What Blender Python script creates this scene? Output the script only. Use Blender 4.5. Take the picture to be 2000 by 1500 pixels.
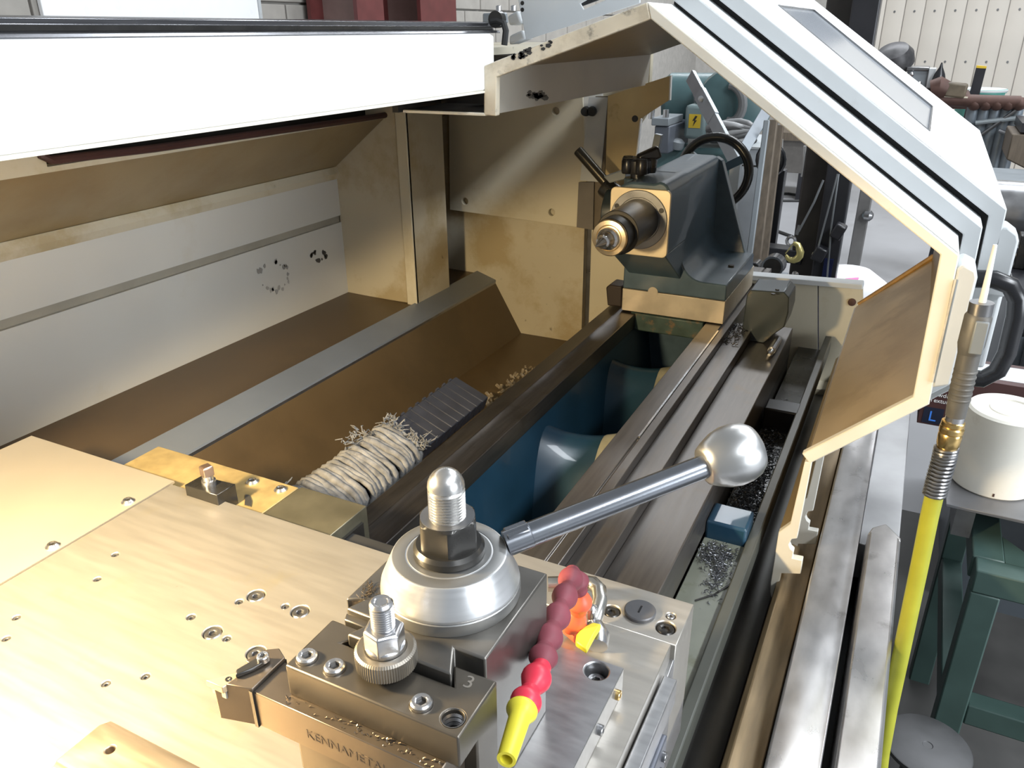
import bpy, bmesh, math, random
from mathutils import Vector, Matrix
random.seed(7)
for o in list(bpy.data.objects): bpy.data.objects.remove(o)
sc = bpy.context.scene
C = sc.collection
UP = 1.5                       # camera height above the shop floor; modelling coordinates are relative to the lens
# ------------------------------------------------------------------ camera
F = 1529.0
dY = Vector((845, -695, F)).normalized()
dX = -Vector((-3300, -650, F)).normalized()
dX = (dX - dY * dX.dot(dY)).normalized()
dZ = dX.cross(dY)
def ray(u, v):
    d = Vector((u - 1000, v - 750, F)); return Vector((dX.dot(d), dY.dot(d), dZ.dot(d)))
def at(u, v, x=None, y=None, z=None):
    d = ray(u, v)
    t = x / d.x if x is not None else (y / d.y if y is not None else z / d.z)
    return d * t
cam = bpy.data.cameras.new('camera'); camo = bpy.data.objects.new('camera', cam); C.objects.link(camo)
right = Vector((dX.x, dY.x, dZ.x)); down = Vector((dX.y, dY.y, dZ.y)); fwd = Vector((dX.z, dY.z, dZ.z))
camo.matrix_world = Matrix(((right.x, -down.x, -fwd.x, 0), (right.y, -down.y, -fwd.y, 0), (right.z, -down.z, -fwd.z, UP), (0, 0, 0, 1)))
cam.sensor_width = 36; cam.lens = 36 * F / 2000; cam.clip_start = 0.02
sc.camera = camo
# ------------------------------------------------------------------ world, lights, exposure
w = bpy.data.worlds.new('shop_air'); sc.world = w; w.use_nodes = True
w.node_tree.nodes['Background'].inputs[0].default_value = (0.86, 0.93, 1.0, 1)
w.node_tree.nodes['Background'].inputs[1].default_value = 0.28
def area(name, loc, size, sizey, power, col, rot=(0, 0, 0)):
    l = bpy.data.lights.new(name, 'AREA'); l.shape = 'RECTANGLE'; l.size = size; l.size_y = sizey; l.energy = power; l.color = col
    o = bpy.data.objects.new(name, l); C.objects.link(o); o.location = (loc[0], loc[1], loc[2] + UP); o.rotation_euler = rot; return o
area('ceiling_light_bank', (3.1, -0.2, 3.2), 0.8, 4.0, 300, (0.90, 0.95, 1.0))
area('ceiling_light_bank_b', (1.6, 4.0, 3.6), 3.0, 0.8, 170, (0.90, 0.95, 1.0))
area('ceiling_light_bank_c', (-0.6, 7.4, 3.6), 4.0, 0.8, 200, (0.92, 0.96, 1.0))
area('side_fill_light', (7.5, -0.9, 0.7), 2.6, 4.5, 360, (0.88, 0.94, 1.0), (0, math.radians(90), 0))  # unseen cool fill added at right, no door, to brighten the back wall
ll = bpy.data.lights.new('work_lamp', 'SPOT'); ll.energy = 44; ll.color = (1.0, 0.76, 0.42); ll.shadow_soft_size = 0.03; ll.spot_size = math.radians(120); ll.spot_blend = 0.18
lo = bpy.data.objects.new('work_lamp', ll); C.objects.link(lo)
LAMP = Vector((-0.60, 0.13, -0.145)); lo.location = LAMP + Vector((0, 0, UP))
lo.rotation_euler = Vector((0.13, 0.25, -0.45)).to_track_quat('-Z', 'Y').to_euler()
sc.view_settings.view_transform = 'Standard'; sc.view_settings.look = 'None'
sc.view_settings.exposure = 0.35; sc.view_settings.gamma = 1.0; sc.view_settings.use_curve_mapping = False

# ------------------------------------------------------------------ materials
MATS = {}
def mat(name, col, rough=0.5, metal=0.0, var=0.12, scale=18.0, bump=0.0, bscale=None, stretch=None, stain=None, coat=0.0, rvar=0.08, spec=0.5, dots=None):
    """base colour with cloudy variation; stretch brushes it; stain = (colour, scale, threshold, amount); dots = small specks"""
    if name in MATS: return MATS[name]
    m = bpy.data.materials.new(name); m.use_nodes = True; nt = m.node_tree; N = nt.nodes; L = nt.links
    b = N['Principled BSDF']
    tc = N.new('ShaderNodeTexCoord'); mp = N.new('ShaderNodeMapping'); L.new(tc.outputs['Object'], mp.inputs['Vector'])
    if stretch: mp.inputs['Scale'].default_value = stretch
    nz = N.new('ShaderNodeTexNoise'); nz.inputs['Scale'].default_value = scale; nz.inputs['Detail'].default_value = 6
    L.new(mp.outputs[0], nz.inputs['Vector'])
    cr = N.new('ShaderNodeValToRGB'); cr.color_ramp.elements[0].position = 0.3; cr.color_ramp.elements[1].position = 0.72
    lo_ = [max(0, c * (1 - var)) for c in col]; hi_ = [min(1, c * (1 + var)) for c in col]
    cr.color_ramp.elements[0].color = (*lo_, 1); cr.color_ramp.elements[1].color = (*hi_, 1)
    L.new(nz.outputs['Fac'], cr.inputs['Fac']); out = cr.outputs['Color']
    for st in ([stain] if stain and not isinstance(stain, list) else (stain or [])):
        n2 = N.new('ShaderNodeTexNoise'); n2.inputs['Scale'].default_value = st[1]; n2.inputs['Detail'].default_value = 8; n2.inputs['Roughness'].default_value = 0.65
        L.new(tc.outputs['Object'], n2.inputs['Vector'])
        mr = N.new('ShaderNodeMapRange'); mr.inputs[1].default_value = st[2]; mr.inputs[2].default_value = st[2] + 0.12; mr.inputs[4].default_value = st[3]
        L.new(n2.outputs['Fac'], mr.inputs[0])
        mx = N.new('ShaderNodeMix'); mx.data_type = 'RGBA'; L.new(mr.outputs[0], mx.inputs['Factor']); L.new(out, mx.inputs['A']); mx.inputs['B'].default_value = (*st[0], 1)
        out = mx.outputs['Result']
    L.new(out, b.inputs['Base Color'])
    b.inputs['Metallic'].default_value = metal
    b.inputs['Specular IOR Level'].default_value = spec
    rr = N.new('ShaderNodeMapRange'); rr.inputs[3].default_value = max(0.03, rough - rvar); rr.inputs[4].default_value = min(1, rough + rvar)
    L.new(nz.outputs['Fac'], rr.inputs[0]); L.new(rr.outputs[0], b.inputs['Roughness'])
    if coat: b.inputs['Coat Weight'].default_value = coat
    if bump:
        n3 = N.new('ShaderNodeTexNoise'); n3.inputs['Scale'].default_value = bscale or scale * 4; n3.inputs['Detail'].default_value = 4
        L.new(mp.outputs[0], n3.inputs['Vector'])
        bp = N.new('ShaderNodeBump'); bp.inputs['Strength'].default_value = bump; bp.inputs['Distance'].default_value = 0.002
        L.new(n3.outputs['Fac'], bp.inputs['Height']); L.new(bp.outputs[0], b.inputs['Normal'])
    MATS[name] = m; return m
OIL = (0.16, 0.10, 0.035)
CREAM = mat('cream_paint', (0.58, 0.535, 0.415), 0.38, var=0.05, scale=5, stain=[((0.38, 0.29, 0.13), 4, 0.56, 0.45), ((0.10, 0.08, 0.06), 60, 0.72, 0.8)])
CREAM2 = mat('cream_paint_greasy', (0.50, 0.455, 0.35), 0.35, var=0.08, scale=4, stain=[((0.33, 0.24, 0.10), 5, 0.5, 0.6), ((0.06, 0.05, 0.04), 45, 0.66, 0.8)])
GREYWALL = mat('pale_grey_paint', (0.52, 0.51, 0.47), 0.42, var=0.05, scale=3, stain=[((0.42, 0.36, 0.25), 3, 0.58, 0.4), ((0.07, 0.06, 0.05), 70, 0.74, 0.8)])
TAN = mat('oil_film_and_shade_paint', (0.27, 0.205, 0.11), 0.33, var=0.14, scale=4, stain=[((0.20, 0.13, 0.05), 3, 0.5, 0.6), ((0.05, 0.035, 0.02), 50, 0.72, 0.7)])  # brown of oil film; on the sloped panel it also paints shade
BROWN = mat('brown_oily_tray', (0.088, 0.056, 0.024), 0.36, var=0.2, scale=3, stain=[((0.065, 0.042, 0.018), 4, 0.5, 0.6), ((0.22, 0.17, 0.11), 40, 0.72, 0.3)])
WHITE = mat('white_paint', (0.90, 0.91, 0.91), 0.35, var=0.02, scale=6, stain=((0.55, 0.54, 0.5), 16, 0.68, 0.35))
WHITE2 = mat('white_paint_dull', (0.52, 0.54, 0.545), 0.42, var=0.05, scale=8, stain=((0.42, 0.41, 0.38), 12, 0.6, 0.5))
EDGE = mat('worn_cream_edge', (0.62, 0.56, 0.44), 0.4, var=0.14, scale=16, stain=[((0.34, 0.28, 0.19), 14, 0.5, 0.6), ((0.08, 0.07, 0.06), 30, 0.57, 0.85)])
EDGECLEAN = mat('cream_edge', (0.76, 0.72, 0.62), 0.4, var=0.06, scale=16, stain=[((0.50, 0.38, 0.2), 20, 0.62, 0.5)])
GROUND = mat('ground_steel', (0.41, 0.385, 0.345), 0.38, 0.70, var=0.07, scale=14, stretch=(1, 9, 9), bump=0.02, stain=[((0.42, 0.37, 0.26), 14, 0.60, 0.5), ((0.18, 0.15, 0.10), 90, 0.70, 0.7)])
GROUND2 = mat('ground_steel_grey', (0.38, 0.38, 0.385), 0.33, 0.85, var=0.12, scale=20, stretch=(2, 7, 7), stain=((0.22, 0.21, 0.19), 40, 0.66, 0.6))
WAY = mat('hardened_way_steel', (0.15, 0.138, 0.128), 0.38, 0.8, var=0.16, scale=12, stretch=(12, 1, 12), stain=[((0.16, 0.13, 0.10), 16, 0.58, 0.7)])
WAYR = mat('rear_way_steel', (0.10, 0.09, 0.083), 0.36, 0.85, var=0.2, scale=14, stretch=(14, 1, 14), stain=[((0.07, 0.06, 0.05), 14, 0.55, 0.7)])
GAPDARK = mat('grease_and_recess_shade', (0.018, 0.016, 0.014), 0.4, var=0.3, scale=40)  # near-black grease, also painting shade into gaps, holes and screw sockets
BLUE = mat('blue_green_casting', (0.062, 0.100, 0.135), 0.34, var=0.14, scale=30, bump=0.05, bscale=120, coat=0.15)
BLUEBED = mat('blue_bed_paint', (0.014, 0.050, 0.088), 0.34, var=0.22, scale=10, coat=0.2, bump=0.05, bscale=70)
BEDPALE = mat('pale_on_rib', (0.30, 0.29, 0.22), 0.5, var=0.25, scale=30)
GREENTRAY = mat('coolant_tray', (0.20, 0.21, 0.17), 0.35, var=0.18, scale=12, stain=[((0.12, 0.12, 0.07), 18, 0.56, 0.7)])
SCRAPED = mat('scraped_iron', (0.56, 0.49, 0.38), 0.42, 0.45, var=0.12, scale=25, stain=[((0.28, 0.2, 0.1), 30, 0.62, 0.7)])
BRASS = mat('greasy_brass_plate', (0.46, 0.345, 0.155), 0.45, 0.5, var=0.25, scale=35, stain=[((0.3, 0.2, 0.07), 25, 0.6, 0.6)])
BRASSBR = mat('brass', (0.72, 0.50, 0.20), 0.25, 1.0, var=0.1)
ALU = mat('satin_aluminium', (0.68, 0.685, 0.69), 0.32, 0.85, var=0.04, scale=10, stretch=(1, 1, 30))
ALUSHADE = mat('satin_aluminium_shaded', (0.27, 0.27, 0.265), 0.38, 0.8, var=0.05, scale=30)  # darkened aluminium copy; paints the cone's top less lit than its side
STEEL = mat('bright_steel', (0.56, 0.56, 0.57), 0.24, 0.95, var=0.06)
STEELD = mat('grey_steel', (0.28, 0.28, 0.285), 0.3, 0.9, var=0.12, scale=30)
POSTM = mat('tool_post_steel', (0.175, 0.165, 0.15), 0.34, 0.85, var=0.1, scale=20, stretch=(3, 3, 1))
HOLDM = mat('tool_holder_steel', (0.135, 0.12, 0.10), 0.36, 0.8, var=0.14, scale=24, stain=[((0.10, 0.075, 0.05), 30, 0.62, 0.5)])
SHANKM = mat('tool_shank_steel', (0.165, 0.135, 0.105), 0.36, 0.8, var=0.1, scale=30)
BLACKOX = mat('black_oxide', (0.055, 0.053, 0.05), 0.28, 0.7, var=0.2, scale=40)
BLACK = mat('black_plastic', (0.012, 0.012, 0.014), 0.28, var=0.1, spec=0.6)
RUBBER = mat('black_rubber', (0.02, 0.02, 0.02), 0.6, var=0.2)
CHROME = mat('chromed_rod', (0.30, 0.315, 0.345), 0.27, 1.0, var=0.05)
KNOB = mat('polished_aluminium', (0.62, 0.62, 0.61), 0.36, 1.0, var=0.04, scale=12)
REDP = mat('red_plastic', (0.62, 0.03, 0.06), 0.38, var=0.08, spec=0.5)
REDDULL = mat('dusty_red_plastic', (0.20, 0.042, 0.058), 0.6, var=0.18, scale=60)
ORANGE = mat('orange_red_plastic', (0.72, 0.12, 0.05), 0.4, var=0.1)
YELLOW = mat('yellow_plastic', (0.68, 0.60, 0.04), 0.42, var=0.1)
YHOSE = mat('yellow_hose', (0.42, 0.42, 0.04), 0.42, var=0.14, scale=20)
RAILM = mat('worn_guide_sheet', (0.50, 0.485, 0.48), 0.30, 0.85, var=0.14, scale=22, stretch=(2, 1, 2), stain=[((0.24, 0.22, 0.21), 20, 0.60, 0.65), ((0.08, 0.07, 0.07), 90, 0.69, 0.7)])
TRACKM = mat('brown_oily_track', (0.25, 0.18, 0.10), 0.34, 0.5, var=0.2, scale=14, stretch=(8, 1, 8))
CHAINM = mat('dark_chain_plastic', (0.038, 0.040, 0.050), 0.42, var=0.16, scale=40)
ROPE = mat('dirty_twine', (0.20, 0.197, 0.19), 0.85, var=0.45, scale=60, bump=0.5, bscale=300, stain=[((0.12, 0.10, 0.08), 55, 0.6, 0.7)])
FLOORM = mat('shop_concrete', (0.30, 0.30, 0.31), 0.55, var=0.12, scale=1.6, bump=0.05, bscale=30, stain=[((0.22, 0.21, 0.21), 1.1, 0.56, 0.5)])
BLOCKM = mat('concrete_block', (0.36, 0.335, 0.30), 0.85, var=0.12, scale=9, bump=0.3, bscale=120)
MORTAR = mat('mortar', (0.42, 0.40, 0.37), 0.9, var=0.1)
SIDING = mat('cream_siding', (0.60, 0.55, 0.48), 0.5, var=0.05, scale=2.5)
MAROON = mat('maroon_column_paint', (0.125, 0.03, 0.028), 0.5, var=0.14)
MAROONL = mat('maroon_column_dusty', (0.26, 0.17, 0.15), 0.6, var=0.1)
TEAL = mat('teal_machine_paint', (0.10, 0.18, 0.19), 0.4, var=0.12, scale=12)
GREYP = mat('grey_machine_paint', (0.20, 0.22, 0.235), 0.42, var=0.1, scale=10)
GALV = mat('galvanised_bar', (0.26, 0.275, 0.285), 0.42, 0.7, var=0.1)
HOISTB = mat('hoist_black_paint', (0.022, 0.022, 0.026), 0.35, var=0.2, scale=10)
WOOD = mat('old_timber', (0.115, 0.09, 0.065), 0.75, var=0.25, scale=10, stretch=(8, 8, 1))
NYLON = mat('white_nylon', (0.74, 0.71, 0.63), 0.45, var=0.08, scale=12, stain=[((0.50, 0.44, 0.34), 14, 0.6, 0.45)])
DKGREEN = mat('dark_green_frame', (0.050, 0.088, 0.078), 0.42, var=0.15, scale=14)
TABLEM = mat('grey_table_plate', (0.20, 0.20, 0.21), 0.4, 0.6, var=0.12)
BOXM = mat('maroon_card', (0.055, 0.020, 0.018), 0.5, var=0.2, scale=20)
BOXBL = mat('navy_card', (0.008, 0.012, 0.03), 0.5)
PRINTW = mat('white_print', (0.75, 0.74, 0.72), 0.6, var=0.02)
PRINTB = mat('blue_print', (0.05, 0.22, 0.75), 0.5, var=0.02)
YSIGN = mat('yellow_sign', (0.62, 0.42, 0.03), 0.5, var=0.06)
GOLDHOOK = mat('yellow_passivated_steel', (0.62, 0.54, 0.22), 0.3, 0.7, var=0.12)
RUST = mat('rusty_brown_steel', (0.085, 0.043, 0.033), 0.6, 0.3, var=0.2, scale=20)
GREENB = mat('teal_bucket_plastic', (0.10, 0.36, 0.30), 0.5, var=0.08)
CARBIDE = mat('gold_carbide', (0.60, 0.47, 0.30), 0.35, 0.6, var=0.08)
CHIPM = mat('steel_chips', (0.17, 0.175, 0.185), 0.3, 0.85, var=0.4, scale=90)
GLASS = bpy.data.materials.new('window_glass'); GLASS.use_nodes = True
g_ = GLASS.node_tree.nodes['Principled BSDF']; g_.inputs['Base Color'].default_value = (0.50, 0.53, 0.57, 1); g_.inputs['Roughness'].default_value = 0.12; g_.inputs['Transmission Weight'].default_value = 0.08; g_.inputs['Specular IOR Level'].default_value = 0.8

# ------------------------------------------------------------------ mesh helpers
class MB:
    def __init__(s): s.v = []; s.f = []
    def add(s, vs, fs):
        n = len(s.v); s.v += [Vector(p) for p in vs]; s.f += [[i + n for i in f] for f in fs]; return s
    def box(s, x0, x1, y0, y1, z0, z1):
        x0, x1 = sorted((x0, x1)); y0, y1 = sorted((y0, y1)); z0, z1 = sorted((z0, z1))
        return s.add([(x0, y0, z0), (x1, y0, z0), (x1, y1, z0), (x0, y1, z0), (x0, y0, z1), (x1, y0, z1), (x1, y1, z1), (x0, y1, z1)],
                     [(0, 3, 2, 1), (4, 5, 6, 7), (0, 1, 5, 4), (1, 2, 6, 5), (2, 3, 7, 6), (3, 0, 4, 7)])
    def prism(s, poly, axis, a, b):
        def p(q, t): return (t, q[0], q[1]) if axis == 'x' else ((q[0], t, q[1]) if axis == 'y' else (q[0], q[1], t))
        n = len(poly); vs = [p(q, a) for q in poly] + [p(q, b) for q in poly]
        return s.add(vs, [list(range(n))[::-1], list(range(n, 2 * n))] + [(i, (i + 1) % n, n + (i + 1) % n, n + i) for i in range(n)])
    def slab(s, pts, nrm):                    # polygon of 3D points given thickness along nrm
        n = len(pts); pts = [Vector(p) for p in pts]; nrm = Vector(nrm)
        return s.add(pts + [p + nrm for p in pts], [list(range(n))[::-1], list(range(n, 2 * n))] + [(i, (i + 1) % n, n + (i + 1) % n, n + i) for i in range(n)])
    def frame(s, d):
        d = Vector(d).normalized(); a = Vector((0, 0, 1)) if abs(d.z) < 0.9 else Vector((1, 0, 0))
        u = a.cross(d).normalized(); return d, u, d.cross(u)
    def lathe(s, prof, o, d=(0, 0, 1), n=32, ph=0.0, caps=True):
        o = Vector(o); d, u, w_ = s.frame(d); vs = []; fs = []; k = len(prof)
        for r, h in prof:
            for i in range(n):
                a = ph + 2 * math.pi * i / n; vs.append(o + d * h + (u * math.cos(a) + w_ * math.sin(a)) * r)
        for j in range(k - 1):
            for i in range(n): fs.append((j * n + i, j * n + (i + 1) % n, (j + 1) * n + (i + 1) % n, (j + 1) * n + i))
        if caps: fs.append(list(range(n))[::-1]); fs.append([(k - 1) * n + i for i in range(n)])
        return s.add(vs, fs)
    def cyl(s, o, d, r, h, n=24, ph=0.0): return s.lathe([(r, 0), (r, h)], o, d, n, ph)
    def socket(s, o, d, r, h, rs, depth, n=24, ch=None):
        """cap screw head standing h above o with a hexagon recess"""
        o = Vector(o); d, u, w_ = s.frame(d); vs = []; fs = []; ch = r * 0.15 if ch is None else ch
        def ring(rr, hh, hexa=False):
            for i in range(n):
                a = 2 * math.pi * i / n; q = rr
                if hexa: q = rr * math.cos(math.pi / 6) / math.cos(((a + math.pi / 6) % (math.pi / 3)) - math.pi / 6)
                vs.append(o + d * hh + (u * math.cos(a) + w_ * math.sin(a)) * q)
        ring(r, -0.001); ring(r, h - ch); ring(r - ch, h); ring(rs * 1.12, h); ring(rs, h - rs * 0.12, True); ring(rs, h - depth, True)
        for j in range(5):
            for i in range(n): fs.append((j * n + i, j * n + (i + 1) % n, (j + 1) * n + (i + 1) % n, (j + 1) * n + i))
        fs.append([5 * n + i for i in range(n)])
        return s.add(vs, fs)
    def tube(s, path, r, n=12, caps=True, closed=False):
        path = [Vector(p) for p in path]; m = len(path); rs = r if isinstance(r, (list, tuple)) else [r] * m
        vs = []; fs = []; prev = None
        for i, p in enumerate(path):
            if closed: t = path[(i + 1) % m] - path[i - 1]
            else: t = path[min(i + 1, m - 1)] - path[max(i - 1, 0)]
            t = t.normalized()
            if prev is None: a = Vector((0, 0, 1)) if abs(t.z) < 0.9 else Vector((1, 0, 0)); u = a.cross(t).normalized()
            else: u = (prev - t * prev.dot(t)).normalized()
            prev = u; w_ = t.cross(u)
            for k in range(n):
                a = 2 * math.pi * k / n; vs.append(p + (u * math.cos(a) + w_ * math.sin(a)) * rs[i])
        for i in range(m if closed else m - 1):
            for k in range(n):
                j = (i + 1) % m; fs.append((i * n + k, i * n + (k + 1) % n, j * n + (k + 1) % n, j * n + k))
        if caps and not closed: fs.append(list(range(n))[::-1]); fs.append([(m - 1) * n + k for k in range(n)])
        return s.add(vs, fs)
    def bar(s, a, b, wx, wy, up=(0, 0, 1)):   # rectangular bar between two points
        a = Vector(a); b = Vector(b); d = (b - a).normalized(); u = Vector(up).cross(d)
        if u.length < 1e-4: u = Vector((1, 0, 0))
        u.normalize(); w_ = d.cross(u); vs = []
        for p in (a, b):
            for su, sw in ((-1, -1), (1, -1), (1, 1), (-1, 1)): vs.append(p + u * su * wx / 2 + w_ * sw * wy / 2)
        return s.add(vs, [(3, 2, 1, 0), (4, 5, 6, 7), (0, 1, 5, 4), (1, 2, 6, 5), (2, 3, 7, 6), (3, 0, 4, 7)])
    def sphere(s, o, r, n=24, m=14, d=(0, 0, 1)):
        return s.lathe([(max(1e-5, r * math.sin(math.pi * j / m)), -r * math.cos(math.pi * j / m)) for j in range(m + 1)], o, d, n)

def wpos(o):
    p = Vector(o.location)
    while o.parent: o = o.parent; p += o.location
    return p
def thing(name, label, cat, base, group=None):
    o = bpy.data.objects.new(name, None); C.objects.link(o); o.location = base; o.empty_display_size = 0.02
    o['label'] = label; o['category'] = cat
    if group: o['group'] = group
    return o
def finish(me, smooth):
    bm = bmesh.new(); bm.from_mesh(me); bmesh.ops.recalc_face_normals(bm, faces=bm.faces); bm.to_mesh(me); bm.free()
    if smooth: me.shade_smooth(); me.set_sharp_from_angle(angle=math.radians(smooth))
def part(name, mb, material, parent=None, bevel=0.0, smooth=35, cut=None, label=None, seg=2, kind=None):
    """one mesh object; vertices are given in modelling coordinates"""
    base = wpos(parent) if parent else (sum(mb.v, Vector()) / len(mb.v))
    if not parent: base.z = min(p.z for p in mb.v)
    me = bpy.data.meshes.new(name); me.from_pydata([p - base for p in mb.v], [], mb.f); me.materials.append(material)
    finish(me, None)
    o = bpy.data.objects.new(name, me); C.objects.link(o); o.parent = parent
    o.location = (0, 0, 0) if parent else base
    if cut:
        c = bpy.data.meshes.new('cutter'); c.from_pydata([p - base for p in cut.v], [], cut.f); finish(c, None)
        co = bpy.data.objects.new('cutter', c); C.objects.link(co); co.parent = parent; co.location = o.location
        mo = o.modifiers.new('cut', 'BOOLEAN'); mo.operation = 'DIFFERENCE'; mo.object = co; mo.solver = 'EXACT'; mo.use_self = True
        bpy.context.view_layer.update()
        ev = o.evaluated_get(bpy.context.evaluated_depsgraph_get()); nm = bpy.data.meshes.new_from_object(ev)
        o.modifiers.clear(); o.data = nm; bpy.data.objects.remove(co); me = nm
        if not me.materials: me.materials.append(material)
    if smooth: me.shade_smooth(); me.set_sharp_from_angle(angle=math.radians(smooth))
    if bevel:
        bv = o.modifiers.new('bevel', 'BEVEL'); bv.width = bevel; bv.segments = seg; bv.limit_method = 'ANGLE'; bv.angle_limit = math.radians(40)
    if label: o['label'] = label
    if kind: o['kind'] = kind
    return o
def struct(name, mb, material, label=None, **k):
    o = part(name, mb, material, None, **k); o['kind'] = 'structure'
    if label: o['label'] = label
    return o
def solo(name, mb, material, label, cat, group=None, **k):
    o = part(name, mb, material, None, **k); o['label'] = label; o['category'] = cat
    if group: o['group'] = group
    return o
def text(name, s, size, material, parent, M, depth=0.0003, align='LEFT', label=None):
    cu = bpy.data.curves.new(name, 'FONT'); cu.body = s; cu.size = size; cu.extrude = depth; cu.align_x = align
    t = bpy.data.objects.new('tmp', cu); C.objects.link(t); bpy.context.view_layer.update()
    me = bpy.data.meshes.new_from_object(t.evaluated_get(bpy.context.evaluated_depsgraph_get())); bpy.data.objects.remove(t)
    b = wpos(parent); me.transform(Matrix.Translation(-b) @ M); me.materials.clear(); me.materials.append(material)
    o = bpy.data.objects.new(name, me); C.objects.link(o); o.parent = parent
    if label: o['label'] = label
    return o
def basis(o, x, y):
    x = Vector(x).normalized(); y = Vector(y).normalized(); z = x.cross(y).normalized(); o = Vector(o)
    return Matrix(((x.x, y.x, z.x, o.x), (x.y, y.y, z.y, o.y), (x.z, y.z, z.z, o.z), (0, 0, 0, 1)))
def circ(cx, cy, r, n=20): return [(cx + r * math.cos(2 * math.pi * i / n), cy + r * math.sin(2 * math.pi * i / n)) for i in range(n)]
def thread(r, z0, z1, pitch, depth):
    pr = []; z = z0
    while z < z1 - pitch * 0.5: pr += [(r - depth, z), (r, z + pitch * 0.45), (r, z + pitch * 0.6)]; z += pitch
    return pr + [(r - depth, z1)]
def screw(name, p, d, r, h, rs, depth, material, parent, ch=None):
    """socket head screw; a dark disc in its hexagon recess, for shade and oil, is a sub-part"""
    o = part(name, MB().socket(p, d, r, h, rs, depth, ch=ch), material, parent)
    dd_ = Vector(d).normalized()
    c = part('socket_shade', MB().cyl(Vector(p) + dd_ * (h - depth * .96), d, rs * .98, depth * .45, 6, math.pi / 6), GAPDARK, o if parent.parent is None else parent, smooth=None)  # dark disc paints the shade of the recess into the socket
    return o
# ================================================================== THE SHOP
FZ = -UP
struct('floor', MB().box(-3.2, 4.5, -1.2, 11.2, FZ - 0.1, FZ), FLOORM, 'grey concrete workshop floor')
wb = struct('wall_back', MB().box(-2.95, -2.66, 0.6, 11.0, FZ, 1.1), MORTAR, 'concrete block wall behind the lathe')
bl = None; cx = 0
for row in range(7):
    z0 = -0.47 + row * 0.2
    for i in range(18):
        y0 = 0.6 + i * 0.4 + (0.2 if row % 2 else 0)
        if bl is None:
            bl = part('block', MB().box(-2.66, -2.635, y0 + .005, y0 + .395, z0 + .005, z0 + .195), BLOCKM, wb, bevel=0.004); b0 = (y0, z0)
        else:
            c = bl.copy(); C.objects.link(c); c.parent = wb; c.location = bl.location + Vector((0, y0 - b0[0], z0 - b0[1]))
wf = struct('wall_far', MB().box(-2.9, 4.4, 10.3, 10.45, FZ, 2.2), MORTAR, 'cream ribbed metal siding wall at the far end')
sp = None
for i in range(26):
    x0 = -1.2 + i * 0.195
    prof = [(x0 + .004, 10.3), (x0 + .004, 10.286), (x0 + .03, 10.275), (x0 + .165, 10.275), (x0 + .191, 10.286), (x0 + .191, 10.3)]
    if sp is None: sp = part('siding_panel', MB().prism(prof, 'z', FZ, 2.2), SIDING, wf, bevel=0.002)
    else:
        c = sp.copy(); C.objects.link(c); c.parent = wf; c.location = sp.location + Vector((i * 0.195, 0, 0))
sm = None
for i in range(26):
    for z in (0.17, -0.33):
        p = Vector((-1.2 + i * 0.195 + .0975, 10.275, z))
        if sm is None: sm = part('siding_screw', MB().lathe([(.012, 0), (.010, .008)], p, (0, -1, 0), 8), STEELD, wf); s0 = p
        else:
            c = sm.copy(); C.objects.link(c); c.parent = wf; c.location = sm.location + (p - s0)
# steel columns against the block wall
def hcol(name, x, y, m1, m2, wd=0.26, dp=0.26):
    r = bpy.data.objects.new(name, None); C.objects.link(r); r.location = (x, y, FZ); r['kind'] = 'structure'; r['label'] = 'maroon steel H column against the block wall'
    part('flange', MB().box(x, x + .02, y - wd / 2, y + wd / 2, FZ, 1.3), m1, r)
    part('flange', MB().box(x - dp, x - dp + .02, y - wd / 2, y + wd / 2, FZ, 1.3), m1, r)
    part('web', MB().box(x - dp + .02, x, y - .012, y + .012, FZ, 1.3), m2, r)
    return r
ca = hcol('trim_1', -2.34, 3.20, MAROON, MAROONL, .2, .26)
cb = hcol('trim_2', -2.30, 3.72, MAROON, MAROONL, .34, .3)
cc = bpy.data.objects.new('trim_3', None); C.objects.link(cc); cc.location = (-.85, 9.0, FZ); cc['kind'] = 'structure'; cc['label'] = 'dark steel column in front of the siding'
part('flange', MB().box(-1.0, -.86, 8.9, 9.2, FZ, 2.2), mat('dark_brown_column', (.06, .045, .038), .6), cc)
part('edge_plate', MB().box(-.86, -.72, 9.0, 9.2, FZ, 2.2), mat('blue_black_column', (.02, .025, .035), .5), cc)
wbd = thing('white_board', 'bright white board mounted on the concrete block wall', 'board', (-2.62, 2.3, -.5))
part('panel', MB().box(-2.63, -2.61, 1.82, 2.80, -.55, .6), mat('bright_white_board', (.95, .95, .95), .3, var=.01), wbd, bevel=.003)
part('board_edge', MB().box(-2.632, -2.605, 2.80, 2.815, -.55, .6), WHITE2, wbd)

# ================================================================== LATHE BED
bed = thing('lathe_bed', 'lathe bed with dark steel ways and blue painted pockets', 'lathe', (-.42, 1.2, FZ))
YA, YB = 0.30, 2.05
ZB = -.56
part('rear_way', MB().prism([(-.566, -.66), (-.566, ZB - .004), (-.540, ZB - .001), (-.531, ZB + .002), (-.522, ZB - .002), (-.4935, ZB - .002), (-.4935, -.595), (-.51, -.60), (-.51, -.66)], 'y', YA, YB), WAYR, bed, bevel=.0012)
part('front_way', MB().prism([(-.339, -.60), (-.339, ZB), (-.3065, ZB), (-.3055, ZB - .003), (-.3035, ZB - .003), (-.3025, ZB), (-.289, ZB), (-.289, -.60)], 'y', YA, YB), WAY, bed, bevel=.0008, seg=1)
part('middle_way', MB().prism([(-.289, -.62), (-.289, -.5756), (-.251, -.5756), (-.251, -.62)], 'y', YA, 1.64), WAY, bed, bevel=.001)
part('outer_way', MB().prism([(-.251, -.66), (-.251, -.5975), (-.1816, -.5975), (-.1816, -.66)], 'y', YA, 1.72), WAY, bed, bevel=.0015)
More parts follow.
